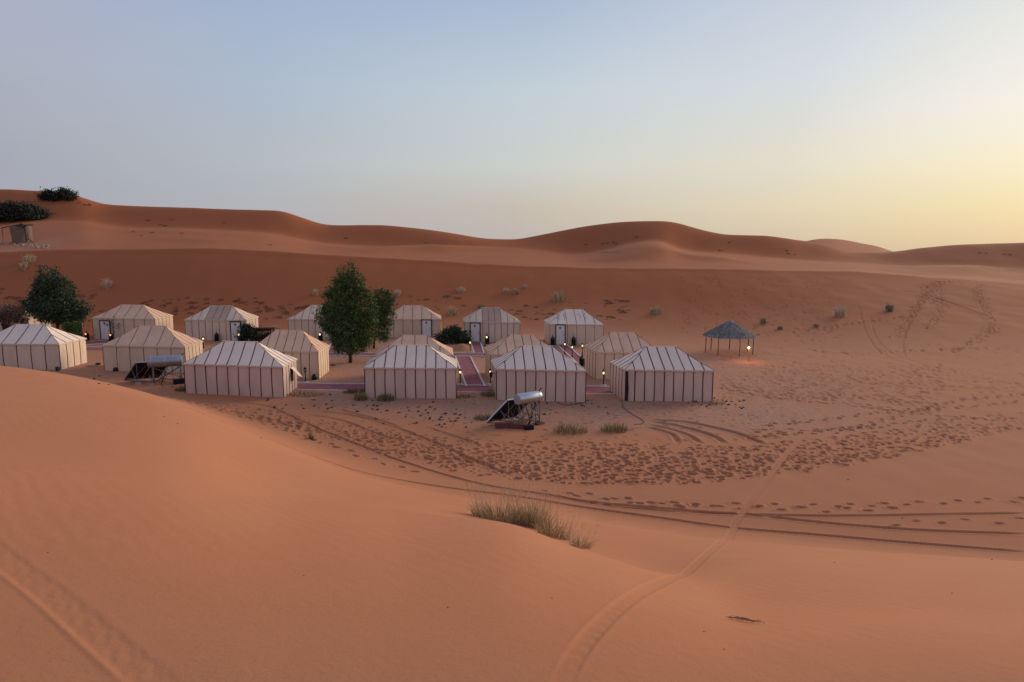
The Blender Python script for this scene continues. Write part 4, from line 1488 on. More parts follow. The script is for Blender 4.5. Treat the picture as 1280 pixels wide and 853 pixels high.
solar_heater('silver solar water heater with a pale tank, before the middle front tent', (633.8, 500), R(38), 1.9, .12, 1.62, -.72, 1.50, 1.38, (-.85, .66), .285,
             [('footing_beam', (-.45, -.35, -.02), (.95, .30, .34), -.5, 'block_red'), ('footing_beam', (.05, -.85, -.02), (.8, .28, .30), -.75, 'block_red'), ('battery_box', (.38, -1.35, -.02), (.5, .34, .26), -.5, 'black_plastic'), ('footing_slab', (1.5, -.9, -.02), (.5, .3, .14), .1, 'block_red')])
solar_heater('grey solar water heater with black collector at the foot of the left dune', (169.5, 453.2), R(20), 2.2, .88, 2.98, -.62, 1.58, 1.52, (-.97, 1.10), .385,
             [('footing_block', (.1, -.2, -.02), (.35, .3, .16), .1, 'concrete'), ('footing_block', (1.0, -.8, -.02), (.35, .3, .16), .2, 'concrete'), ('battery_box', (2.75, -.9, -.02), (.7, .5, .4), .3, 'black_plastic')], 'tank_grey')

# ------------------------------------------------------------------ thatched shelter
px_, py_ = flat(911, 441.5)
pz_ = gz(px_, py_)
sh = thing('thatched_shelter', 'round thatched sunshade on bare poles right of the tents', 'shelter', (px_, py_, pz_))
RAD, EZ, AZP = 2.25, 1.62, 3.0
for k in range(7):
    a = 2 * math.pi * k / 7 + .35
    mb = MB()
    zb = gz(px_ + RAD * .93 * math.cos(a), py_ + RAD * .93 * math.sin(a)) - pz_
    mb.tube([(RAD * .93 * math.cos(a), RAD * .93 * math.sin(a), zb - .1), (RAD * .93 * math.cos(a) + .03, RAD * .93 * math.sin(a), 1.0), (RAD * .92 * math.cos(a), RAD * .92 * math.sin(a), EZ + .08)], [.05, .045, .04], 6)
    mb.build('post', M['post'], sh)
for k in range(7):
    a = 2 * math.pi * k / 7 + .35
    mb = MB()
    mb.tube([(RAD * .95 * math.cos(a), RAD * .95 * math.sin(a), EZ + .02), (0, 0, AZP - .12)], .035, 5)
    mb.build('rafter', M['post'], sh)
mb = MB()
mb.tube([(RAD * .93 * math.cos(2 * math.pi * q / 21 + .35), RAD * .93 * math.sin(2 * math.pi * q / 21 + .35), EZ + .03) for q in range(22)], .035, 5)
mb.tube([(RAD * .8, -.3, EZ - .02), (RAD * 1.2, -.15, EZ + .1)], .03, 5)
mb.build('ring_beam', M['post'], sh)
mb = MB()
prof = [(RAD * 1.04, EZ - .02), (RAD * .8, EZ + .30), (RAD * .4, EZ + .82), (.10, AZP), (.06, AZP + .06), (.05, AZP - .1), (RAD * .4, EZ + .62), (RAD * .8, EZ + .14)]
mb.lathe(prof, 28)
mb.build('thatch_bed', M['thatch'], sh)
mb = MB()
for _ in range(2600):
    a = random.uniform(0, 2 * math.pi)
    t = random.random() ** .55
    r0 = RAD * 1.03 * t
    L_ = random.uniform(.3, .6)
    zz = lambda r_: AZP - (AZP - EZ) * (r_ / (RAD * 1.03)) ** .97 + .03
    r1_ = min(r0 + L_, RAD * random.uniform(1.03, 1.1))
    da = random.gauss(0, .05)
    w = random.uniform(.012, .03)
    lift = random.uniform(.0, .07)
    p0 = Vector((r0 * math.cos(a), r0 * math.sin(a), zz(r0) + .01))
    p1 = Vector((r1_ * math.cos(a + da), r1_ * math.sin(a + da), zz(r1_) + lift - (.05 if r1_ > RAD else 0)))
    side = Vector((-math.sin(a), math.cos(a), 0)) * w
    mb.add([p0 - side, p0 + side, p1 + side * .6, p1 - side * .6], [(0, 1, 2, 3)])
o = mb.build('thatch_reed', M['thatch'], sh)
o['kind'] = 'stuff'
# lamp on its own pole below the eave
lx, ly = flat(935.3, 452.5)
lp = thing('lamp_post', 'glowing lamp on a thin pole under the right edge of the thatched sunshade', 'lamp', (lx, ly, gz(lx, ly)))
mb = MB()
mb.tube([(.05, 0, -.1), (.03, 0, .6), (.0, 0, 1.08)], [.03, .026, .022], 6)
mb.build('pole', M['post'], lp)
mb = MB()
mb.lathe([(.04, 1.10), (.075, 1.14), (.08, 1.24), (.05, 1.32)], 8)
mb.build('lamp_glass', mat('bright_lamp_glass', (1, .8, .5), .4, emit=(1.0, .60, .20), estr=6), lp, True)
mb = MB()
mb.lathe([(.15, 1.32), (.12, 1.35), (.03, 1.42), (.005, 1.46)], 8)
mb.build('lamp_cap', M['iron'], lp)
pt = bpy.data.lights.new('lamp_light', 'POINT')
pt.energy = 42
pt.color = (1.0, .36, .12)
pt.shadow_soft_size = .14
pto = bpy.data.objects.new('lamp_light', pt)
COL.objects.link(pto)
pto.parent = lp
pto.location = (-.05, -.2, 1.22)


# ------------------------------------------------------------------ plants
def leaf_mesh(mb, ells, nclump, nleaf, size, spread, droop=.2, aspect=2.2, shell=.5):
    tot = sum(e[3] * e[4] * e[5] for e in ells)
    for e in ells:
        cx, cy, cz, ax, ay, az_ = e
        k = max(1, int(nclump * ax * ay * az_ / tot))
        for _ in range(k):
            d = Vector((random.gauss(0, 1), random.gauss(0, 1), random.gauss(0, 1))).normalized()
            rad = random.uniform(shell, 1.0) ** .6
            c = Vector((cx + d.x * ax * rad, cy + d.y * ay * rad, cz + d.z * az_ * rad))
            sp = spread * random.uniform(.5, 1.3)
            nl = int(nleaf * random.uniform(.6, 1.4))
            for _ in range(nl):
                p = c + Vector((random.gauss(0, sp), random.gauss(0, sp), random.gauss(0, sp * .8)))
                dirn = (Vector((random.gauss(0, 1), random.gauss(0, 1), random.gauss(0, .8) - droop)) + d * .6).normalized()
                sd = dirn.cross(Vector((random.gauss(0, 1), random.gauss(0, 1), random.gauss(0, 1)))).normalized()
                L = size * random.uniform(.6, 1.35)
                w = L / aspect * .5
                mb.add([p, p + dirn * L * .5 + sd * w, p + dirn * L, p + dirn * L * .5 - sd * w], [(0, 1, 2, 3)])


def tree(name, label, cat, base, ells, trunk, limbs, leafm, nclump, nleaf, size, spread, droop=.25, group=None, crown_name='crown'):
    root = thing(name, label, cat, base, random.uniform(-.05, .05), group)
    mb = MB()
    mb.tube(trunk[0], trunk[1], 8)
    for pts, rad in limbs:
        mb.tube(pts, rad, 6)
    mb.build('trunk', M['bark'], root, True)
    mb = MB()
    leaf_mesh(mb, ells, nclump, nleaf, size, spread, droop)
    mb.build(crown_name, leafm, root)
    return root


def limbs_to(ells, fork, k=3, r0=.07):
    out = []
    for e in ells:
        for _ in range(k):
            q = Vector((e[0] + random.uniform(-.6, .6) * e[3], e[1] + random.uniform(-.6, .6) * e[4], e[2] + random.uniform(-.4, .6) * e[5]))
            f = Vector(fork) + Vector((0, 0, random.uniform(0, 1) * max(0, e[2] - fork[2]) * .5))
            mid = f.lerp(q, .5) + Vector((random.uniform(-.2, .2), random.uniform(-.2, .2), .15))
            out.append(([f, mid, q], [r0, r0 * .6, r0 * .2]))
    return out


# the tall tree in the middle of the camp
bx_, by_ = flat(438, 453.5)
s = by_ / 853.0                   # metres per photo pixel at the tree
def E(u_, v_, rx_, rz_, dy=0.0, base=(438, 453.5), k=None):
    k = k or s
    return ((u_ - base[0]) * k, dy, (base[1] - v_) * k * 1.0, rx_ * k, rx_ * k * .9, rz_ * k)


el = [E(406, 395, 9, 16), E(469, 396, 8, 18), E(437, 342, 11, 18), E(437, 368, 20, 24), E(425, 382, 19, 26, -.3), E(453, 385, 17, 28, .3), E(418, 402, 13, 22), E(438, 408, 26, 26), E(458, 412, 14, 22), E(437, 428, 24, 14), E(447, 356, 12, 16), E(429, 356, 10, 14)]
tree('leafy_tree', 'tall dense green tree with a dark slender trunk in the middle of the camp', 'tree', (bx_, by_, 0), el,
     ([(0, 0, -.15), (.03, 0, .8), (.08, .03, 2.0), (.0, .05, 4.0), (-.05, 0, 7.4)], [.17, .14, .12, .09, .02]), limbs_to(el, (.05, 0, 1.3), 3), M['leaf_tree'], 1050, 34, .18, .18, .6)
b2x, b2y = flat(467, 436)
s2 = b2y / 853.0
el = [E(470, 384, 10, 18, base=(469, 434), k=s2), E(490, 378, 7, 10, base=(469, 434), k=s2), E(481, 372, 12, 15, base=(469, 434), k=s2), E(476, 388, 13, 16, base=(469, 434), k=s2), E(486, 392, 9, 16, base=(469, 434), k=s2), E(479, 410, 11, 14, base=(469, 434), k=s2)]
tree('leafy_tree', 'smaller green tree close behind the tall one, on a leaning trunk', 'tree', (b2x, b2y, 0), el,
     ([(0, 0, -.15), (.1, 0, 1.0), (.5, 0, 2.2), (.9, 0, 4.3)], [.12, .10, .08, .02]), limbs_to(el, (.3, 0, 1.4), 3, .05), M['leaf_tree'], 380, 32, .18, .18, .6)
# broad dark tree at the left
b3x, b3y = flat(73, 421)
s3 = b3y / 853.0
el = [E(65, 344, 10, 11, base=(73, 421), k=s3), E(68, 358, 17, 15, base=(73, 421), k=s3), E(82, 364, 15, 18, base=(73, 421), k=s3), E(57, 372, 14, 14, base=(73, 421), k=s3), E(73, 385, 30, 17, base=(73, 421), k=s3), E(104, 386, 11, 10, base=(73, 421), k=s3), E(44, 378, 10, 10, base=(73, 421), k=s3), E(88, 393, 18, 10, base=(73, 421), k=s3)]
tree('broad_tree', 'broad dark olive tree behind the white roofed tent at the left edge', 'tree', (b3x, b3y, 0), el,
     ([(0, 0, -.15), (.0, 0, .8), (.1, 0, 2.2), (-.3, 0, 5.2)], [.2, .17, .13, .03]), limbs_to(el, (0, 0, 1.0), 3, .08), M['leaf_dark'], 800, 30, .24, .26, .2)
# leafless shrubs at the far left
for uu, lab, hh, spn in ((9, 'leafless grey shrub at the left frame edge', 26, 15), (26, 'leafless grey shrub with bare stems left of the broad dark tree', 26, 15)):
    x, y = flat(uu, 420)
    k = y / 853.0
    el = [((q[0]) * k, 0, q[1] * k, q[2] * k, q[2] * k, q[3] * k) for q in ((-6, 31, 9, 6), (5, 34, 9, 7), (0, 25, 12, 7), (-8, 22, 7, 5))]
    root = thing('bare_shrub', lab, 'shrub', (x, y, 0), 0)
    mb = MB()
    for _ in range(26):
        a = random.uniform(0, 6.28)
        q = Vector((math.cos(a) * random.uniform(.2, 1.1), math.sin(a) * random.uniform(.2, 1.1), random.uniform(1.6, 3.1)))
        mb.tube([(random.uniform(-.2, .2), 0, -.1), q * .5 + Vector((0, 0, .2)), q], [.05, .03, .01], 4)
    mb.build('stems', M['bark'], root)
    mb = MB()
    leaf_mesh(mb, el, 150, 18, .17, .24, 0, 2.4, .1)
    mb.build('foliage', M['leaf_grey'], root)


def bush(name, label, cat, u_, v_, wpx, hpx, leafm, nclump, nleaf, size, group=None, near=0, ground=True, lumps=5, extra=None):
    x, y, z = hit(u_, v_, near)
    z = gz(x, y)
    k = y / 853.0
    w, h = wpx * k / 2, hpx * k
    root = thing(name, label, cat, (x, y, z), 0, group)
    el = []
    for i in range(lumps):
        fx = (i / (lumps - 1) - .5) * 1.3 if lumps > 1 else 0
        hh = h * (1 - .8 * fx * fx) * random.uniform(.85, 1.05)
        el.append((fx * w, random.uniform(-.2, .2) * w, hh * .5, w / lumps * 1.5, w * .45, hh * .42))
    mb = MB()
    for e in el:
        for _ in range(4):
            q = Vector((e[0] + random.uniform(-.5, .5) * e[3], e[1] + random.uniform(-.5, .5) * e[4], e[2] + random.uniform(-.1, .7) * e[5]))
            mb.tube([(e[0] * .5, 0, -.15), q * .55, q], [.035, .022, .008], 4)
    mb.build('stems', M['bark'], root)
    mb = MB()
    leaf_mesh(mb, el, nclump, nleaf, size, size * 1.0, -.1, 2.0, .35)
    mb.build('foliage', leafm, root)
    return root


bush('round_bush', 'round deep green bush between two back row tents', 'bush', 566, 429.5, 38, 22, M['leaf_bush'], 230, 22, .20, lumps=4)
bush('round_bush', 'small dark bush between the round bush and the tent at the head of the runner', 'bush', 580, 429.5, 10, 12, M['leaf_bush'], 40, 20, .16, lumps=2)
bush('dark_bush', 'dark bush against the back row tent with a lit lantern', 'bush', 311, 427, 24, 24, M['leaf_black'], 150, 22, .20, lumps=4)
bush('dark_bush', 'dark low bush beneath the red timber pergola', 'bush', 331, 427.5, 26, 13, M['leaf_black'], 110, 20, .18, lumps=4)
bush('twiggy_bush', 'thin twiggy bush top above the red timber pergola', 'bush', 322, 415, 14, 9, M['leaf_black'], 20, 10, .16, lumps=3)
bush('tamarisk_bush', 'large dark bush on the dune at the left frame edge', 'bush', 22, 276, 72, 27, M['leaf_black'], 420, 24, .55, near=120, lumps=6)
bush('tamarisk_bush', 'dark bush on the skyline of the left dune', 'bush', 63, 249.5, 18, 12, M['leaf_black'], 120, 22, .5, near=120, lumps=3)
bush('tamarisk_bush', 'larger right hand bush of the pair on the skyline of the left dune', 'bush', 80, 249, 24, 13, M['leaf_black'], 150, 22, .5, near=120, lumps=4)

# hedge, post and pergola
x, y = flat(94, 428)
k = y / 853
root = thing('clipped_hedge', 'clipped green hedge behind the white roof at the left', 'hedge', (x, y, 0), 0)
mb = MB()
for _ in range(2600):
    p = Vector((random.uniform(-13, 8) * k, random.uniform(-.5, .5), random.uniform(.0, 25) * k))
    d = Vector((random.gauss(0, 1), random.gauss(0, 1), random.gauss(0, 1))).normalized()
    sd = d.orthogonal().normalized()
    mb.add([p, p + d * .09 + sd * .045, p + d * .18, p + d * .09 - sd * .045], [(0, 1, 2, 3)])
mb.build('foliage', M['leaf_hedge'], root)
mb = MB()
for q in range(-5, 5):
    mb.tube([(q * .17, 0, -.1), (q * .18, 0, 1.3)], .025, 4)
mb.build('stems', M['bark'], root)
x, y = flat(103.5, 427)
mb = MB()
mb.lathe([(.10, -.1), (.10, 1.75), (.13, 1.78), (.13, 1.84), (.03, 1.9)], 8)
tag(mb.build('pale_post', M['concrete'], None, loc=(x, y, 0)), 'pale post at the right end of the clipped hedge', 'post')
x, y = flat(329, 426)
root = thing('pergola', 'low dark red timber pergola over the dark bushes', 'pergola', (x, y, 0), 0)
for sx in (-.95, .95):
    for sy in (-.4, .4):
        mb = MB()
        mb.box((sx, sy, .58), (.08, .08, 1.3))
        mb.build('post', M['pergola'], root)
mb = MB()
mb.box((0, 0, 1.27), (2.1, 1.0, .12))
mb.build('roof_board', M['pergola'], root)
mb = MB()
mb.box((0, -.5, 1.19), (2.14, .06, .22))
mb.build('fascia', M['pergola'], root)

# sapling in front of the tan tent with the door
x, y = flat(142, 427)
root = thing('sapling', 'spindly sapling before the white door of the left back tent', 'tree', (x, y, 0), 0)
mb = MB()
mb.tube([(0, 0, -.1), (.03, 0, .9), (-.02, 0, 2.3)], [.05, .04, .015], 6)
for _ in range(12):
    z0 = random.uniform(1.1, 2.2)
    a = random.uniform(0, 6.28)
    mb.tube([(0, 0, z0), (math.cos(a) * .35, math.sin(a) * .35, z0 + .1), (math.cos(a) * .75, math.sin(a) * .6, z0 + random.uniform(-.1, .3))], [.02, .014, .005], 4)
mb.build('trunk', M['bark'], root)
mb = MB()
leaf_mesh(mb, [(.3, 0, 1.6, .7, .5, .35), (-.4, 0, 1.9, .55, .5, .3), (.1, 0, 2.4, .35, .3, .25)], 34, 7, .14, .14, 0, 2.4, .2)
mb.build('foliage', M['leaf_dark'], root)


# grass tufts
def grass(name, label, cat, u_, v_, rad, hgt, nb, mats_, lean=.5, group=None, near=0, elong=1.0, wblade=.006, ang=0.0, dirn=0.0, heads=0):
    x, y, z = hit(u_, v_, near)
    root = thing(name, label, cat, (x, y, gz(x, y)), 0, group)
    for mi, (m_, frac) in enumerate(mats_):
        mb = MB()
        for _ in range(int(nb * frac)):
            rr_ = rad * math.sqrt(random.random()) * .75
            a = random.uniform(0, 6.28)
            bx0, by0 = rr_ * math.cos(a) * elong, rr_ * math.sin(a)
            c_, s_ = math.cos(ang), math.sin(ang)
            bx0, by0 = bx0 * c_ - by0 * s_, bx0 * s_ + by0 * c_
            z0 = gz(x + bx0, y + by0) - gz(x, y)
            h = hgt * random.uniform(.35, 1.1) * (1 - .55 * min(1, (rr_ / rad / .75) ** 2))
            la = a + random.gauss(0, .7)
            ln = lean * random.uniform(.15, 1.0) * (rr_ / rad + .35)
            out = Vector((math.cos(la) * ln + dirn, math.sin(la) * ln, 0)) * h
            w = wblade * random.uniform(.7, 1.4)
            sd = Vector((random.gauss(0, 1), random.gauss(0, .5), 0)).normalized() * w
            b0 = Vector((bx0, by0, z0 - .02))
            p1 = b0 + out * .25 + Vector((0, 0, h * .5))
            p2 = b0 + out * .62 + Vector((0, 0, h * .85))
            p3 = b0 + out * 1.15 + Vector((0, 0, h * random.uniform(.82, 1.05)))
            mb.add([b0 - sd, b0 + sd, p1 + sd * .85, p1 - sd * .85, p2 + sd * .55, p2 - sd * .55, p3], [(0, 1, 2, 3), (3, 2, 4, 5), (5, 4, 6)])
        mb.build('blades' if mi == 0 else 'dry_blades', m_, root)
    if heads:
        mb = MB()
        for _ in range(heads):
            rr_ = rad * math.sqrt(random.random()) * .8
            a = random.uniform(0, 6.28)
            bx0, by0 = rr_ * math.cos(a) * elong, rr_ * math.sin(a)
            z0 = gz(x + bx0, y + by0) - gz(x, y)
            h = hgt * random.uniform(1.0, 1.45)
            tip = Vector((bx0 + math.cos(a) * h * .3, by0 + math.sin(a) * h * .3, z0 + h))
            b0 = Vector((bx0, by0, z0))
            sd = Vector((.002, 0, 0))
            mb.add([b0 - sd, b0 + sd, tip + sd, tip - sd], [(0, 1, 2, 3)])
            for _ in range(7):
                q = tip + Vector((random.gauss(0, .022), random.gauss(0, .022), random.uniform(-.12, .02)))
                d = Vector((random.gauss(0, .3), random.gauss(0, .3), 1)).normalized() * .03
                s4 = Vector((.004, 0, 0))
                mb.add([q - s4, q + s4, q + d], [(0, 1, 2)])
        mb.build('seed_heads', M['grass_straw'], root)
    return root


GG, GDk, GS, GPl = M['grass_green'], M['grass_dark'], M['grass_straw'], M['grass_pale']
grass('grass_clump', 'left part of the big grass clump on the crest of the near dune', 'grass tuft', 622, 650, .46, .58, 520, [(GG, .6), (GS, .4)], 1.35, elong=1.6, wblade=.0044, heads=60, dirn=-.10)
grass('grass_clump', 'densest middle part of the big grass clump on the near dune', 'grass tuft', 664, 658, .46, .66, 980, [(GG, .72), (GS, .28)], .95, elong=1.4, wblade=.0046, heads=70, ang=-.5)
grass('grass_clump', 'thinner grass at the right foot of the big clump on the near dune', 'grass tuft', 693, 671, .34, .50, 300, [(GG, .6), (GS, .4)], 1.2, elong=1.5, wblade=.0042, heads=22, ang=-.6)
grass('grass_clump', 'small spreading grass tuft right of the big clump on the near dune', 'grass tuft', 726, 684, .24, .38, 130, [(GG, .65), (GS, .35)], 1.9, wblade=.0042, heads=8, dirn=.25)
grass('grass_tuft', 'bushy green tuft right of the middle solar heater', 'grass tuft', 713, 541, .75, .62, 330, [(GDk, .5), (GG, .5)], 1.0, elong=1.6, wblade=.008)
grass('grass_tuft', 'green tuft leaning right of the bushy one by the solar heater', 'grass tuft', 768, 539, .62, .60, 330, [(GDk, .6), (GG, .4)], 1.1, elong=1.5, wblade=.008, dirn=-.1)
grass('grass_tuft', 'small tuft left of the middle solar heater', 'grass tuft', 604, 524, .5, .4, 260, [(GDk, .6), (GG, .4)], .9, elong=1.4, wblade=.012)
grass('grass_tuft', 'small green sprout on the trodden sand below the left front tent', 'grass tuft', 389, 549, .14, .48, 70, [(GDk, 1.0)], .7, wblade=.010)
grass('grass_tuft', 'green tuft at the left corner of the tent beside the runner', 'grass tuft', 451, 500, .45, .6, 320, [(GDk, .6), (GG, .4)], .8, elong=1.2, wblade=.014)
grass('grass_tuft', 'dark tuft against the front of the tent beside the runner', 'grass tuft', 482, 500.5, .55, .55, 380, [(GDk, .85), (GG, .15)], .8, elong=1.3, wblade=.014)
grass('grass_tuft', 'dark low tuft on the carpet edge behind the left corner tuft', 'grass tuft', 444, 491, .7, .42, 300, [(GDk, .9), (GG, .1)], .9, elong=1.6, wblade=.014)
grass('grass_tuft', 'low grass at the right foot of the tent with the propped flap', 'grass tuft', 383, 494, .9, .35, 300, [(GDk, .4), (GG, .6)], .9, elong=1.9, wblade=.012)
grass('grass_tuft', 'grass between the long runner and the tent behind the tank', 'grass tuft', 612, 495, .6, .5, 240, [(GDk, .7), (GG, .3)], .8, elong=1.3, wblade=.013)
grass('grass_tuft', 'low grass at the foot of the gap right of the long runner', 'grass tuft', 581, 497, .6, .32, 200, [(GG, .6), (GDk, .4)], .9, elong=1.5, wblade=.012)
grass('grass_tuft', 'grass beside the battery of the left solar heater', 'grass tuft', 228, 489, .5, .45, 220, [(GDk, .9), (GG, .1)], .8, elong=1.3, wblade=.013)
grass('grass_tuft', 'pale grass at the right corner of the rightmost front tent', 'grass tuft', 896, 505, .5, .3, 160, [(GG, .6), (GS, .4)], .9, elong=1.4, wblade=.012)

# shrubs on the slopes
for (uu, vv, wpx, hpx, kind, lab) in [
    (1050, 396, 19, 17, 'pale', 'pale dry round shrub, the largest on the right slope'),
    (1112, 389, 13, 12, 'dark', 'small dark shrub on the right slope below the tracks'),
    (820, 392, 21, 11, 'grey', 'grey green shrub on the slope left of the thatched sunshade'),
    (698, 376, 24, 15, 'grey', 'wide grey green shrub on the slope above the last back tent'),
    (576, 364, 17, 6, 'pale', 'flat pale shrub on the slope above the round bush'),
    (633, 366, 11, 7, 'pale', 'small pale shrub, left of three on the slope'),
    (645, 368, 11, 9, 'grey', 'small grey shrub, middle of three on the slope'),
    (657, 361, 9, 5, 'pale', 'tiny pale shrub, right of three on the slope'),
    (497, 369, 13, 8, 'pale', 'pale shrub right of the smaller tree'),
    (394, 369, 9, 8, 'pale', 'pale shrub left of the tall tree top'),
    (134, 360, 15, 13, 'pale', 'pale bare shrub on the slope right of the broad dark tree'),
    (36, 328, 24, 11, 'straw', 'yellow straw shrub below the ruined mud hut'),
    (30, 338, 9, 12, 'straw', 'straggling straw stems hanging below the yellow shrub'),
    (566, 393, 17, 12, 'grey', 'grey bush just above the round bush'),
    (954, 405, 9, 9, 'dark', 'dark green shrub right of the thatched roof top'),
    (975, 412, 8, 6, 'dark', 'small dark shrub right of the thatched sunshade'),
    (1020, 409, 8, 6, 'dark', 'small dark shrub below the pale round one'),
    (601, 384, 11, 5, 'dark', 'low green shrub above the patched roof'),
    (345, 412, 16, 7, 'straw', 'pale straw clump left of the tent half hidden by the tall tree'),
    (112, 256, 4, 3, 'dark', 'tiny shrub on the skyline right of the bush pair'),
    (440, 403, 8, 6, 'dark', 'tiny dark shrub behind the tall tree'),
]:
    x, y, z = hit(uu, vv, 60)
    k = y / 853
    w, h = wpx * k / 2, hpx * k
    mats_ = {'pale': [(GPl, .8), (GS, .2)], 'dark': [(GDk, .5), (GPl, .5)], 'grey': [(GG, .5), (GPl, .5)], 'straw': [(GS, .8), (GG, .2)]}[kind]
    grass('dry_shrub', lab, 'shrub', uu, vv, w * .8, h, 260, mats_, .95, near=60, wblade=.022 * k / .09)
# hollow sand tails and scrub behind the tents: many small low plants
proto = None
spots = []
for (u0, u1, v0, v1, n_) in [(0, 40, 362, 378, 5), (95, 130, 366, 392, 9), (180, 330, 373, 392, 40), (290, 385, 373, 400, 34), (500, 580, 370, 396, 16), (640, 690, 386, 400, 14), (735, 790, 372, 402, 18), (640, 780, 378, 390, 10), (345, 395, 385, 402, 10), (215, 240, 384, 394, 6)]:
    for _ in range(n_):
        spots.append((random.uniform(u0, u1), random.uniform(v0, v1)))
sc_protos = []
for i, (uu, vv) in enumerate(spots):
    x, y, z = hit(uu, vv, 60)
    if i < 4:
        root = grass('scrub_plant', 'low brown scrub plant on the slope behind the back row of tents', 'shrub', uu, vv, .50, .24, 70, [(M['scrub'], 1.0)], 1.1, 'low scrub plants behind the tents', 60, 1.7, .030)
        sc_protos.append(root)
    else:
        root = copy_tree(sc_protos[i % 4])
        root.location = (x, y, gz(x, y) - .02)
        root.rotation_euler = (0, 0, random.uniform(-.5, .5))
        q = random.uniform(.35, 1.05)
        root.scale = (q, q, q * random.uniform(.6, 1.1))
# tiny bits far on the dunes
for i, (uu, vv) in enumerate([(185, 276), (200, 281), (206, 283), (214, 275), (280, 279), (432, 299), (760, 304), (755, 305), (768, 303), (771, 305), (733, 306), (797, 298), (900, 314), (911, 303), (983, 313), (985, 317), (993, 318), (1224, 321), (1232, 321), (1255, 321), (1262, 321), (98, 253), (104, 255), (166, 292), (176, 296), (533, 307), (190, 293), (337, 306), (227, 294)]):
    x, y, z = hit(uu, vv, 110)
    root = copy_tree(sc_protos[i % 4])
    root.location = (x, y, gz(x, y) - .02)
    q = random.uniform(.7, 1.25)
    root.scale = (q, q, q)
    if uu < 350:
        tag(root, 'small dark plant alone on the face of the left far dunes', 'shrub', 'small plants on the left far dunes')
    elif uu < 1100:
        tag(root, 'small dark plant alone on the middle far dunes', 'shrub', 'small plants on the middle far dunes')
    else:
        tag(root, 'small dark plant in the far right hollow below the horizon', 'shrub', 'small plants in the far right hollow')

# ------------------------------------------------------------------ ruined mud hut on the left rise
x, y, z = hit(28, 303, 60)
z = gz(x, y)
k = y / 853
root = thing('mud_hut', 'ruined round mud hut with a pole frame on the left rise', 'hut', (x, y, z))
mb = MB()
n_ = 20
V, F = [], []
for j, (rf, zf) in enumerate([(1.02, -.2), (1.0, .3), (1.03, .75), (1.07, 1.02)]):
    for q in range(n_):
        a = 2 * math.pi * q / n_
        rr_ = 11 * k * rf * (1 + .05 * math.sin(a * 3 + j) + random.uniform(-.03, .03))
        V.append((rr_ * math.cos(a), rr_ * math.sin(a) * .9, zf * 19 * k * (1 + random.uniform(-.03, .05))))
for j in range(3):
    for q in range(n_):
        F.append((j * n_ + q, j * n_ + (q + 1) % n_, (j + 1) * n_ + (q + 1) % n_, (j + 1) * n_ + q))
F.append(tuple(3 * n_ + q for q in range(n_)))
mb.add(V, F)
mb.build('wall', M['mud'], root)
for p0, p1, r_ in [((-24, 0, -2), (-23.5, 0, 17), .06), ((-24, -1, 17), (3, 0, 22), .09), ((-10, 6, 20), (12, 4, 21), .12), ((2, -10, 20), (10, -8, 17), .12), ((10, -8, 20), (11.5, -9, 1), .10), ((12, -8, 4), (22, -8, -3), .07), ((-2, 4, 21), (6, -8, 22), .14), ((4, 8, 21), (12, -8, 19), .12)]:
    mb = MB()
    mb.tube([Vector(p0) * k, (Vector(p0) + Vector(p1)) * .5 * k + Vector((.05, 0, .06)), Vector(p1) * k], r_, 5)
    mb.build('pole', M['dead_wood'], root)
for i in range(46):
    uu = random.uniform(0, 62)
    vv = 305 + (uu / 62) * 4 + random.gauss(0, 1.5)
    x, y, z = hit(uu, vv, 60)
    mb = MB()
    q = random.uniform(.12, .32)
    mb.lathe([(q * .6, -.1), (q, .0), (q * .8, q * .6), (q * .3, q * .8)], 5)
    o = mb.build('rubble_stone', M['rubble'], None, loc=(x, y, gz(x, y)))
    o.rotation_euler = (random.uniform(-.3, .3), random.uniform(-.3, .3), random.uniform(0, 6))
    tag(o, 'pale stone in the rubble around the ruined mud hut', 'stone', 'rubble stones by the mud hut')

# ------------------------------------------------------------------ small things in the camp
# heap of orange sand by the runner
x, y = flat(594, 437.5)
mb = MB()
V, F = [], []
for j in range(9):
    t = j / 8
    for q in range(28):
        a = 2 * math.pi * q / 28
        rr_ = t * (1.35 + .08 * math.sin(3 * a))
        V.append((rr_ * math.cos(a) - .05, rr_ * math.sin(a) * .8, .62 * (math.cos(math.pi * t) * .5 + .5) - .03 + random.uniform(-.01, .01)))
for j in range(8):
    for q in range(28):
        F.append((j * 28 + q, (j + 1) * 28 + q, (j + 1) * 28 + (q + 1) % 28, j * 28 + (q + 1) % 28))
mb.add(V, F)
tag(mb.build('sand_heap', M['sand_heap'], None, True, (x - 1.2, y, 0)), 'heap of orange sand between the round bush and a lit lantern post', 'sand heap')
# plank and dark sack near the left edge tent
x, y = flat(115, 458)
root = thing('loose_plank', 'grey plank with a dark end lying right of the left edge tent', 'plank', (x, y, gz(x, y) + .04), .35)
mb = MB()
mb.box((0, 0, .04), (.75, .25, .06))
mb.build('board', M['pale_plank'], root)
mb = MB()
mb.lathe([(.08, 0), (.2, .05), (.18, .16), (.05, .2)], 7, (.42, .05, .02))
mb.build('sack', M['black_plastic'], root)
x, y = flat(416, 457.5)
mb = MB()
mb.box((0, 0, .06), (.42, .12, .07), Matrix.Rotation(-.1, 3, 'Z'))
tag(mb.build('dark_plank', M['door_frame'], None, loc=(x, y, gz(x, y))), 'short dark plank lying left of the tall tree', 'plank')
x, y = flat(393, 475)
mb = MB()
mb.lathe([(.12, -.03), (.2, .05), (.19, .25), (.12, .38), (.03, .42)], 8)
tag(mb.build('dark_sack', M['black_plastic'], None, True, (x, y, gz(x, y))), 'black sack against the tan tent by the unlit lantern post', 'sack')
x, y = flat(76, 463.5)
mb = MB()
mb.box((0, 0, .16), (.22, .2, .34))
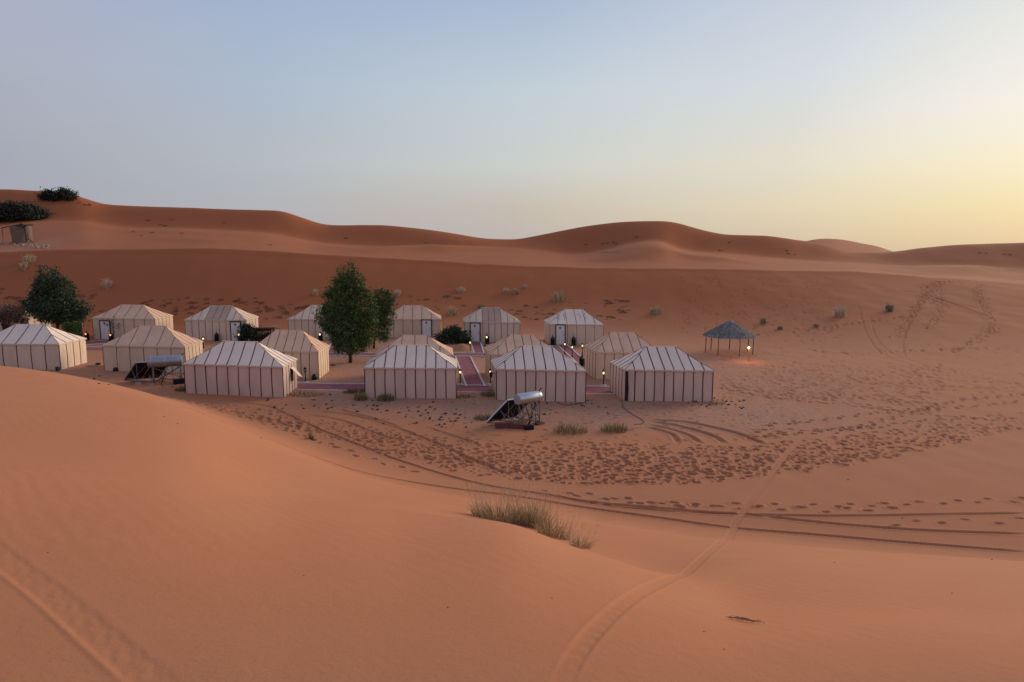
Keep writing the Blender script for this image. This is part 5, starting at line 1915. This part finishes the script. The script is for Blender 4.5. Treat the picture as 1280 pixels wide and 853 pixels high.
tag(mb.build('green_can', mat('dark_green_can', (.02, .05, .04), .5), None, loc=(x - .1, y - .2, 0)), 'dark green can at the corner of the left edge tent', 'can')
x, y = flat(145, 464)
mb = MB()
mb.lathe([(.2, -.02), (.25, .08), (.16, .26), (.04, .3)], 7)
tag(mb.build('dark_sack', M['black_plastic'], None, True, (x, y, 0)), 'dark sack at the foot of the tan tent by the left solar heater', 'sack')
# cable from the corner of the rightmost front tent
pts = []
for uu, vv in [(777, 500), (778, 506), (781, 512), (790, 518), (799, 523), (805, 527), (803, 530.5), (793, 531)]:
    x, y = flat(uu, vv)
    pts.append((x, y, gz(x, y) + .012))
mb = MB()
P = np.array(pts)
tt = np.linspace(0, len(pts) - 1, 40)
mb.tube([(np.interp(q, range(len(pts)), P[:, 0]), np.interp(q, range(len(pts)), P[:, 1]), np.interp(q, range(len(pts)), P[:, 2])) for q in tt], .016, 5)
tag(mb.build('cable', M['cable'], None), 'black cable snaking out from the corner of the rightmost front tent', 'cable')
pts = []
for uu, vv in [(697, 504), (704, 506.5), (712, 507), (722, 505.5), (730, 504)]:
    x, y = flat(uu, vv)
    pts.append((x, y, gz(x, y) + .012))
mb = MB()
mb.tube(pts, .025, 5)
tag(mb.build('cable', M['cable'], None), 'short dark cable at the foot of the tent behind the tank', 'cable')
# dry twigs on the near sand
x, y, z = hit(930, 777)
root = thing('dry_twig', 'dry straw twig lying on the smooth sand at the lower right', 'twig', (x, y, gz(x, y) + .005))
mb = MB()
for _ in range(16):
    a = random.gauss(-.5, .55)
    x0 = random.uniform(-.15, .08)
    L_ = random.uniform(.05, .17)
    p = [(x0, -x0 * .6, .0), (x0 + L_ * .5 * math.cos(a), -x0 * .6 + L_ * .5 * math.sin(a), random.uniform(.01, .03)), (x0 + L_ * math.cos(a), -x0 * .6 + L_ * math.sin(a), random.uniform(0, .02))]
    mb.tube([(q[0], q[1], q[2] + gz(x + q[0], y + q[1]) - gz(x, y) + .003) for q in p], .0022, 4)
mb.build('stems', M['scrub'], root)
x, y, z = hit(717, 679)
mb = MB()
mb.tube([(-.07, .05, .0), (.07, -.05, .01)], .008, 5)
tag(mb.build('pale_stick', M['edge'], None, loc=(x, y, gz(x, y) + .01)), 'white stick lying among the grass on the near dune', 'stick')

# stones and grit
stone_protos = []
for i in range(5):
    mb = MB()
    q = .06
    mb.lathe([(q * .5, -.04), (q * random.uniform(.9, 1.2), .0), (q * .85, q * .55), (q * .3, q * .75)], 6)
    for vi in range(len(mb.v)):
        a_ = mb.v[vi]
        mb.v[vi] = tuple(c + random.uniform(-.026, .026) for c in a_)
    me = bpy.data.meshes.new('dark_stone')
    me.from_pydata(mb.v, [], mb.f)
    me.materials.append(M['stone'])
    stone_protos.append(me)
for (u0, u1, v0, v1, n_) in [(440, 600, 501, 532, 62), (535, 585, 520, 535, 16), (660, 790, 503, 520, 22), (660, 735, 500.5, 506, 16), (860, 910, 500, 508, 22), (880, 930, 498, 512, 18), (105, 240, 466, 484, 22), (330, 470, 492, 512, 34)]:
    for _ in range(n_):
        uu, vv = random.uniform(u0, u1), random.uniform(v0, v1)
        x, y, z = hit(uu, vv, 33)
        o = link('dark_stone', stone_protos[random.randrange(5)], None, (x, y, gz(x, y)))
        q = random.uniform(.35, 1.3)
        o.scale = (q * random.uniform(.9, 1.6), q, q * random.uniform(.6, 1.3))
        o.rotation_euler = (0, 0, random.uniform(0, 6.28))
        tag(o, 'small dark stone on the dusty ground around the front tents', 'stone', 'dark stones around the front tents')

for uu, vv in [(222, 530), (205, 521), (326, 548), (60, 691), (816, 606), (1043, 704), (690, 748), (905, 812), (1128, 648), (380, 720), (880, 790), (1190, 742), (560, 760), (1240, 700), (1060, 600)]:
    x, y, z = hit(uu, vv)
    mb = MB()
    q = max(.006, .0011 * y)
    mb.lathe([(q * .7, -q), (q, 0), (q * .8, q * .7), (q * .3, q)], 5)
    o = mb.build('pebble', M['stone'], None, loc=(x, y, gz(x, y)))
    tag(o, 'tiny dark pebble lying alone on smooth sand', 'stone', 'lone pebbles on the smooth sand')
